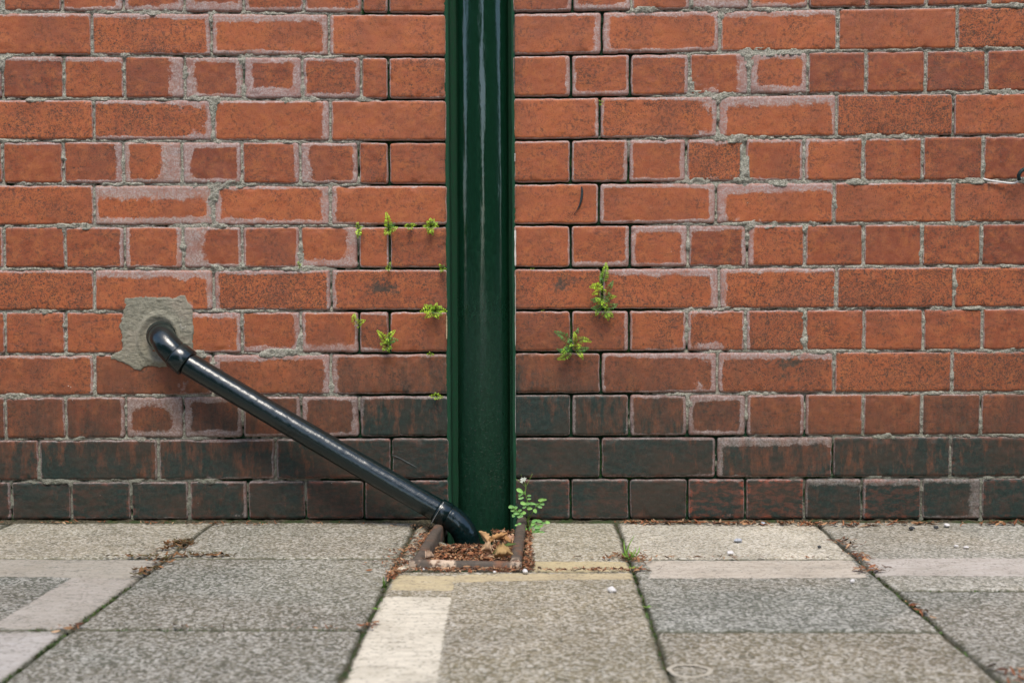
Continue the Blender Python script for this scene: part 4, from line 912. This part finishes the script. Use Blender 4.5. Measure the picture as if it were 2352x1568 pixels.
fern('lowest small fern left of the upright pipe', (1003, 909), [((987, 908), .01, 0, YG), ((1019, 911), .01, 0, YG), ((1000, 900), .01, 0, GR), ((1008, 902), .01, 0, YG), ((999, 918), .01, 0, YG), ((1010, 916), .012, 0, GR)], np_=6)
fern('tiny fern sprig high in an upright joint right of the pipe', (1380, 237), [((1376, 231), .006, 0, GR), ((1385, 233), .006, 0, YG), ((1379, 244), .006, 0, GR)], single=True, np_=5)
fern('tiny green speck of fern in the joint just right of the pipe', (1222, 618), [((1218, 617), .004, 0, YG), ((1227, 617), .004, 0, GR)], single=True, np_=4)
fern('tiny yellow fern speck in the joint left of the dark star shaped fern', (1247, 713), [((1243, 714), .004, 0, YG), ((1250, 712), .004, 0, YG)], single=True, np_=4)
q = lambda a, b: (1223+a*.18, 564.5+b*.18)
fern('tallest fern, bushy column with one striped upright frond', q(890, 600), [
    (q(940, 212), .006, -.04, GR, q(885, 470), 14), (q(1030, 448), .012, .05, DG, q(955, 600), 10), (q(728, 528), .016, -.12, YG, q(880, 550), 9), (q(760, 620), .018, -.1, YG, q(880, 590), 8),
    (q(1070, 645), .014, .1, GR, q(930, 690), 10), (q(1082, 742), .014, -.1, DG, q(930, 770), 9), (q(748, 792), .010, .12, DG, q(870, 760), 8), (q(965, 952), .014, .15, GR, q(885, 830), 9),
    (q(1026, 910), .012, 0, GR, q(930, 810), 9), (q(806, 892), .012, 0, GR, q(840, 790), 7), (q(742, 688), .014, .1, DG, q(870, 670), 9), (q(762, 486), .012, .1, YG, q(890, 500), 7),
    (q(900, 560), .024, 0, YG, q(820, 500), 7), (q(840, 740), .024, 0, GR, q(900, 640), 8), (q(960, 800), .022, .1, GR, q(860, 740), 9), (q(1000, 610), .022, 0, DG, q(900, 640), 8), (q(870, 720), .028, 0, YG, q(930, 770), 7),
    (q(980, 720), .02, 0, DG, q(880, 650), 8), (q(800, 660), .02, 0, GR, q(880, 740), 8), (q(870, 400), .008, 0, DG, q(880, 500), 7), (q(930, 560), .028, 0, YG, q(880, 600), 6)])
fern('dark green star shaped fern with long spread fronds right of the pipe', q(505, 1270), [
    (q(272, 1088), .018, -.08, DG, q(490, 1240), 15), (q(582, 1038), .012, -.15, DG, q(500, 1150), 10), (q(528, 1095), .014, -.05, YG, q(540, 1250), 10), (q(752, 1228), .018, .24, GR, q(530, 1260), 15),
    (q(722, 1298), .014, -.06, DG, q(530, 1310), 12), (q(645, 1448), .014, .08, YG, q(560, 1330), 10), (q(310, 1442), .012, .12, GR, q(490, 1330), 13), (q(308, 1312), .018, .25, DG, q(470, 1260), 10), (q(350, 1392), .02, 0, GR, q(470, 1270), 10),
    (q(620, 1265), .024, 0, YG, q(510, 1290), 8), (q(450, 1180), .02, 0, DG, q(520, 1280), 8), (q(400, 1330), .02, 0, DG, q(500, 1290), 8), (q(490, 1240), .026, 0, GR, q(500, 1320), 7)])

# ------------------------------------------------------------------ flowering weed
wd = tag(empty('flowering_weed', tuple(Z3(1840, 740, -.07))), 'upright weed with tiny white flowers at the right end of the drain frame', 'plant')
WY = -.075
stems = []
def stem(pts, r=.0008):
    stems.append(tube(catmull([Z3(a, b, WY+dy) for a, b, dy in pts], 6), r, 6))
stem([(1845, 790, .01), (1832, 700, 0), (1830, 620, 0), (1842, 600, -.002), (1835, 520, -.004), (1820, 430, -.004), (1800, 350, -.006), (1806, 275, -.006)], .0010)
stem([(1832, 660, 0), (1870, 590, -.006), (1925, 500, -.012), (1975, 450, -.014), (2030, 425, -.014)], .0009)
stem([(1832, 680, 0), (1770, 610, -.01), (1720, 560, -.014), (1650, 505, -.014)], .0007)
stem([(1806, 275, -.006), (1750, 225, -.006), (1690, 182, -.006)], .0006)
stem([(1806, 275, -.006), (1835, 215, -.006), (1880, 125, -.006)], .0006)
stem([(1806, 275, -.006), (1790, 230, -.006), (1770, 190, -.008)], .0005)
stem([(1806, 275, -.006), (1800, 220, -.006), (1800, 180, -.008)], .0005)
stem([(1806, 275, -.006), (1770, 190, -.006), (1750, 130, -.008)], .0004)
stem([(1835, 540, 0), (1790, 490, -.008), (1750, 465, -.01)], .0005); stem([(1835, 500, 0), (1880, 480, -.008), (1920, 465, -.01)], .0005)
stem([(1840, 720, 0), (1940, 700, -.02), (2060, 680, -.025)], .0006); stem([(1845, 770, 0), (1920, 780, -.02), (2015, 815, -.03)], .0006); stem([(1830, 720, 0), (1760, 710, -.01), (1690, 712, -.01)], .0006)
v, f = join(*stems)
under(mesh_obj('stem', v, f, LEAF, None, True, {'A': [(.16, .26, .05, 1)]*len(v)}), wd)
def oval(c, ang, L, w, col, Y, seed):
    r = random.Random(seed); c0 = Z3(c[0], c[1], Y); d = np.array([math.cos(ang), r.uniform(-.5, .1), math.sin(ang)]); d /= np.linalg.norm(d)
    s = np.cross(d, (0, -1, .5)); s /= np.linalg.norm(s); up = np.cross(s, d); V = [c0+up*L*.02]; k = r.uniform(.8, 1.2); A = [(col[0]*k*1.1, col[1]*k*1.1, col[2]*k, 1)]
    for i in range(12):
        a = 2*math.pi*i/12; V.append(c0+d*L/2*math.cos(a)+s*w/2*math.sin(a)*(1+.12*math.cos(3*a))+up*L*.12*abs(math.sin(a))); A.append((col[0]*k, col[1]*k, col[2]*k, 1))
    return V, [(0, 1+i, 1+(i+1) % 12) for i in range(12)], A
LV = [(1735, 318, -.5, 16, 9), (1745, 362, .5, 13, 7), (1750, 402, .2, 12, 6), (1790, 340, 1.2, 9, 6), (1845, 374, .1, 10, 5), (1845, 412, .1, 9, 4), (1775, 464, -.3, 13, 8), (1830, 468, .1, 17, 7), (1880, 468, 0, 16, 6),
      (1995, 425, .15, 20, 7), (1992, 465, -.5, 11, 8), (1965, 498, -.5, 12, 8), (1912, 550, -.9, 10, 8), (1640, 505, 0, 14, 8), (1692, 512, .3, 9, 7), (1660, 540, .2, 12, 7), (1738, 545, .4, 9, 6), (1700, 570, 0, 15, 10), (1785, 573, 0, 10, 8), (1738, 605, .1, 15, 10), (1668, 600, .6, 10, 7),
      (1850, 522, 0, 13, 7), (1790, 505, .5, 10, 6), (1730, 702, .5, 9, 6), (1700, 712, .1, 8, 4), (1905, 665, .4, 14, 7), (1960, 668, -.2, 14, 7), (2055, 682, -.1, 11, 7), (2010, 690, .3, 12, 5), (1930, 735, -.2, 15, 9), (1975, 725, .4, 13, 7), (1870, 775, -.4, 12, 8), (1900, 795, .1, 13, 8), (1950, 800, -.3, 15, 9), (1995, 805, -.2, 14, 9), (1940, 765, .2, 12, 7), (1890, 700, .6, 12, 7), (1860, 740, 1.0, 10, 7), (1780, 730, -.3, 11, 6), (1800, 760, .4, 11, 6), (1740, 590, .8, 12, 7), (1930, 478, .6, 9, 6)]
for i, (a, b, an, L, w) in enumerate(LV):
    v, f, A = oval((a, b), -an if False else an, L*.001*.85, w*.001*.85, (.20, .42, .12) if i % 3 else (.26, .50, .12), WY-.012-(.02 if b > 660 else 0)*(a > 1850), i)
    under(mesh_obj('leaf', v, f, LEAF, None, True, {'A': A}), wd)
for i, (a, b) in enumerate([(1762, 180), (1795, 178), (1758, 210), (1785, 196)]):
    V, Fc, A = [], [], []
    for kx in range(4):
        m = oval((a, b), kx*math.pi/2+.3, .0034, .0020, (.72, .76, .66), WY-.01, i*9+kx); o = len(V)
        sh = np.array([math.cos(kx*math.pi/2+.3), 0, math.sin(kx*math.pi/2+.3)])*.0018
        V += [p+sh for p in m[0]]; Fc += [tuple(x+o for x in f) for f in m[1]]; A += m[2]
    under(mesh_obj('flower', V, Fc, LEAF, None, True, {'A': A}), wd)

# ------------------------------------------------------------------ grass and seedlings in the pavement joints
def blade(root, tip, w, bend, col, seed=0):
    V, Fc, A = [], [], []; root, tip = np.array(root), np.array(tip); s = np.array([1, .3, 0])
    for i in range(9):
        t = i/8; p = root+(tip-root)*t+np.array([bend*math.sin(math.pi*t), -.003*math.sin(math.pi*t), 0]); ww = w*(1-t)**.6*.5+.0001
        V += [p-s*ww, p+np.array([0, .0005, 0]), p+s*ww]; k = .7+.5*t; A += [(col[0]*k, col[1]*k, col[2]*k, 1)]*3
        if i: q_ = 3*i; Fc += [(q_-3, q_-2, q_+1, q_), (q_-2, q_-1, q_+2, q_+1)]
    return V, Fc, A
def grass(label, root, tips, col, w=.0028):
    R0 = G(*root); e = tag(empty('grass_tuft', tuple(R0)), label, 'grass')
    for i, (a, b, bend) in enumerate(tips):
        rt = R0+np.array([random.uniform(-.008, .008), random.uniform(-.005, .005), 0]); V, Fc, A = blade(rt, W(a, b, R0[1]), w, bend, col, i)
        under(mesh_obj('blade', V, Fc, LEAF, None, True, {'A': A}), e)
grass('tuft of thin green grass where the right hand slab joints cross', (1447, 1284), [(1459, 1226, -.004), (1460, 1256, .003), (1469, 1254, .004), (1433, 1240, -.003), (1437, 1262, -.003), (1428, 1268, -.003), (1455, 1262, .002), (1443, 1258, 0)], (.22, .42, .06), .0034)
grass('single short grass blade in the joint left of the cream painted block', (887, 1352), [(881, 1322, -.001), (885, 1332, .001)], (.12, .24, .04), .0035)
def seedling(label, px, n, size, seed):
    r = random.Random(seed); c = G(*px); V, Fc, A = [], [], []
    for i in range(n):
        a = 2*math.pi*i/n+r.random(); d = np.array([math.cos(a), math.sin(a), .35]); s = np.array([-math.sin(a), math.cos(a), 0]); b = len(V); L = size*r.uniform(.7, 1.2); cc = r.choice([(.14, .28, .05), (.22, .34, .06)])
        P = c+np.array([0, 0, .002]); V.append(P+d*L*.5+np.array([0, 0, .0008])); A.append((*cc, 1))
        for k in range(8): an = 2*math.pi*k/8; V.append(P+d*L*(.5-.5*math.cos(an))+s*L*.3*math.sin(an)); A.append((*cc, 1))
        Fc += [(b, b+1+k, b+1+(k+1) % 8) for k in range(8)]
    tag(mesh_obj('seedling', V, Fc, LEAF, None, True, {'A': A}), label, 'plant')
seedling('small green seedling just below the grass tuft', (1453, 1309), 7, .009, 1)
seedling('tiny pale seedling in the moss joint midway to the bottom edge', (1487, 1398), 6, .006, 2)
seedling('tiny green seedling in the moss joint left of the white block', (865, 1402), 5, .006, 3)

# ------------------------------------------------------------------ pebbles
WH, GY, DK, TN = m_stone('white stone', (.48, .46, .44), (.64, .62, .59)), m_stone('grey stone', (.25, .27, .30), (.45, .47, .50)), m_stone('dark stone', (.02, .025, .03), (.06, .06, .06)), m_stone('tan stone', (.45, .38, .26), (.62, .55, .42))
def pebble(label, px, sx, sy, sz, mat, seed, pointy=0.0):
    c = G(*px, .003); bm = bmesh.new(); bmesh.ops.create_icosphere(bm, subdivisions=3, radius=1); r = random.Random(seed); o = [r.uniform(-9, 9) for _ in range(3)]
    from mathutils import noise as mn
    for v in bm.verts:
        k = 1+.35*mn.noise(v.co*1.1+Vector(o))+.1*mn.noise(v.co*3+Vector(o)); v.co = v.co*k
        if v.co.z > 0: v.co.x *= 1-pointy*v.co.z; v.co.y *= 1-pointy*v.co.z
        v.co = Vector((v.co.x*sx*.88, v.co.y*sy*.88, (v.co.z+.45)*sz*.9))
    me = bpy.data.meshes.new('pebble'); bm.to_mesh(me); bm.free(); me.materials.append(mat)
    for p in me.polygons: p.use_smooth = True
    ob = bpy.data.objects.new('pebble', me); COL.objects.link(ob); ob.location = c; tag(ob, label, 'pebble')
pebble('white pointed stone below the yellow bar, near the moss joint', (1405, 1357), .0075, .006, .0060, WH, 1, .5)
pebble('smooth oval grey white pebble on the bright slab', (1695, 1242), .0088, .006, .0034, GY, 2)
pebble('rough white chip in front of the oval pebble', (1677, 1271), .0068, .005, .0042, WH, 3, .3)
pebble('small dark stone on the bright slab right of the oval pebble', (1882, 1256), .0040, .003, .0022, DK, 4)
pebble('white chip by the wall foot at the far right', (2174, 1207), .0060, .006, .0030, WH, 5)
pebble('flat white chip on the far right grey slab', (2219, 1257), .0060, .004, .0020, WH, 6)
pebble('smaller white chip just left of the flat one on the far right slab', (2196, 1254), .0045, .003, .0016, WH, 7)
pebble('black crumb by the wall foot, left one of the pair', (2094, 1214), .0065, .005, .0034, DK, 8)
pebble('black crumb by the wall foot, right one of the pair', (2150, 1212), .0050, .004, .0030, DK, 9)
pebble('grey pebble against the wall foot in the leaf scraps', (1752, 1203), .0045, .004, .0035, GY, 10)
pebble('little white chip on the dark slab left of the slanting joint', (1958, 1335), .0040, .003, .0026, WH, 11)
pebble('round white bead below the front bar of the drain frame', (972.7, 1308), .0026, .0026, .0026, WH, 12)
pebble('small white chip below the right half of the front bar', (1136, 1314), .0032, .003, .0022, WH, 13)
pebble('white lump at the right corner of the drain frame', (1206, 1314), .0048, .005, .0045, WH, 14, .3)
pebble('long tan chip at the left front corner of the drain frame', (923, 1308), .0095, .006, .0032, TN, 15)

# ------------------------------------------------------------------ cable and stalk on the wall
cb = tag(empty('cable', tuple(W(2300, 418, -.01))), 'loose thin white wire with a black end at the right edge of the wall', 'cable')
v, f = tube(catmull([W(2258, 411, .002), W(2275, 415, -.003), W(2300, 418.5, -.006), W(2325, 421, -.010), W(2338, 417, -.016), W(2345, 408, -.02)], 8), .0018, 10)
under(mesh_obj('wire', v, f, m_stone('white insulation', (.55, .53, .50), (.66, .64, .60)), None, True), cb)
v, f = tube(catmull([W(2341, 413, -.018), W(2340, 403, -.022), W(2345, 394, -.024), W(2356, 387, -.022), W(2372, 384, -.014), W(2385, 392, .002)], 8), .0034, 12)
under(mesh_obj('black_sleeve', v, f, m_stone('black rubber', (.008, .02, .02), (.02, .035, .035)), None, True), cb)
v, f = tube(catmull([W(1336, 429, -.002), W(1337, 442, -.0025), W(1335, 458, -.003), W(1330, 474, -.003), W(1319, 492, -.002)], 8), [.0006+.0018*math.sin(math.pi*min(1, i/33+.12)) for i in range(33)], 10)
tag(mesh_obj('dried_stalk', v, f, m_stone('dark stalk', (.01, .02, .025), (.03, .04, .04)), None, True), 'thin dark curved streak on the brick right of the upright pipe', 'stalk')

# ------------------------------------------------------------------ unseen street behind the camera, added for light and reflections
t = NT('asphalt'); n = t.noise(300, 3, .7); ASPH = t.done(t.mix(n, (.035, .035, .036), (.075, .074, .072)), .9, t.bump(n, .5, .003), .2)
v, f = [(-300, -300, -.13), (300, -300, -.13), (300, 300, -.13), (-300, 300, -.13)], [(0, 1, 2, 3)]
tag(mesh_obj('road', v, f, ASPH, None, False), kind='structure')
t = NT('opposite brick'); bt = t.n.new('ShaderNodeTexBrick'); mp = t.n.new('ShaderNodeMapping'); mp.inputs['Rotation'].default_value = (math.pi/2, 0, 0); t.l.new(t.P, mp.inputs[0]); t.l.new(mp.outputs[0], bt.inputs[0])
bt.inputs['Scale'].default_value = 2.2; bt.inputs['Color1'].default_value = (.07, .03, .02, 1); bt.inputs['Color2'].default_value = (.05, .022, .016, 1); bt.inputs['Mortar'].default_value = (.12, .11, .09, 1)
OB = t.done(bt.outputs[0], .9)
v, f = box(-3.2, 3.2, -2.9, -1.56, -.12, -.004); tag(mesh_obj('outer_pavement', v, f, SLAB, None, False, {'A': [(.2, .2, .17, 1)]*8, 'B': [(0, 0, 0, 0)]*8, 'M': [(0, 0, 0, 0)]*8}), kind='structure')
v, f = box(-3.2, 3.2, -3.05, -2.905, -.12, .0); tag(mesh_obj('kerb', v, f, CEMENT, None, False), kind='structure')
ROOF = m_stone('slate', (.04, .045, .05), (.07, .075, .08)); GLASS = m_stone('dark window glass', (.01, .012, .014), (.015, .018, .02)); WOODW = m_stone('white window frame', (.4, .4, .38), (.5, .5, .47)); DOORM = m_stone('dark red door', (.12, .02, .02), (.15, .03, .025))
def house(x0, x1, label):  # out-of-view block added to darken and narrow the pipe reflections
    e = tag(empty('added_house', ((x0+x1)/2, -10, -.12)), label, 'house')
    def part(n, m, mat, par=e):
        return under(mesh_obj(n, m[0], m[1], mat, None, False), par) if par is e else mesh_obj(n, m[0], m[1], mat, par, False)
    part('wall', box(x0, x1, -16, -9.5, -.12, 5.8), OB)
    part('roof', ([(x0, -9.3, 5.802), (x1, -9.3, 5.802), (x1, -16.2, 5.802), (x0, -16.2, 5.802), (x0, -12.75, 8.2), (x1, -12.75, 8.2)], [(0, 1, 5, 4), (2, 3, 4, 5), (0, 4, 3), (1, 2, 5), (0, 3, 2, 1)]), ROOF)
    w = (x1-x0)/3; k = 0
    for i in range(3):
        cx = x0+w*(i+.5)
        for z in (.8, 3.5):
            if i == 1 and z < 1: part('door', box(cx-.45, cx+.45, -9.52, -9.46, .02, 2.1), DOORM); continue
            part('window_frame', box(cx-.6, cx+.6, -9.51, -9.46, z, z+1.5), WOODW); part('window_pane', box(cx-.52, cx+.52, -9.47, -9.45, z+.08, z+1.42), GLASS)
house(-13.6, -1.9, 'unseen dark brick house added to shape light and reflections, left of the gap')
house(-90, -19.8, 'unseen dark brick house added to shape light and reflections, far left')
house(1.7, 90, 'unseen dark brick house added to shape light and reflections, right of the gap')
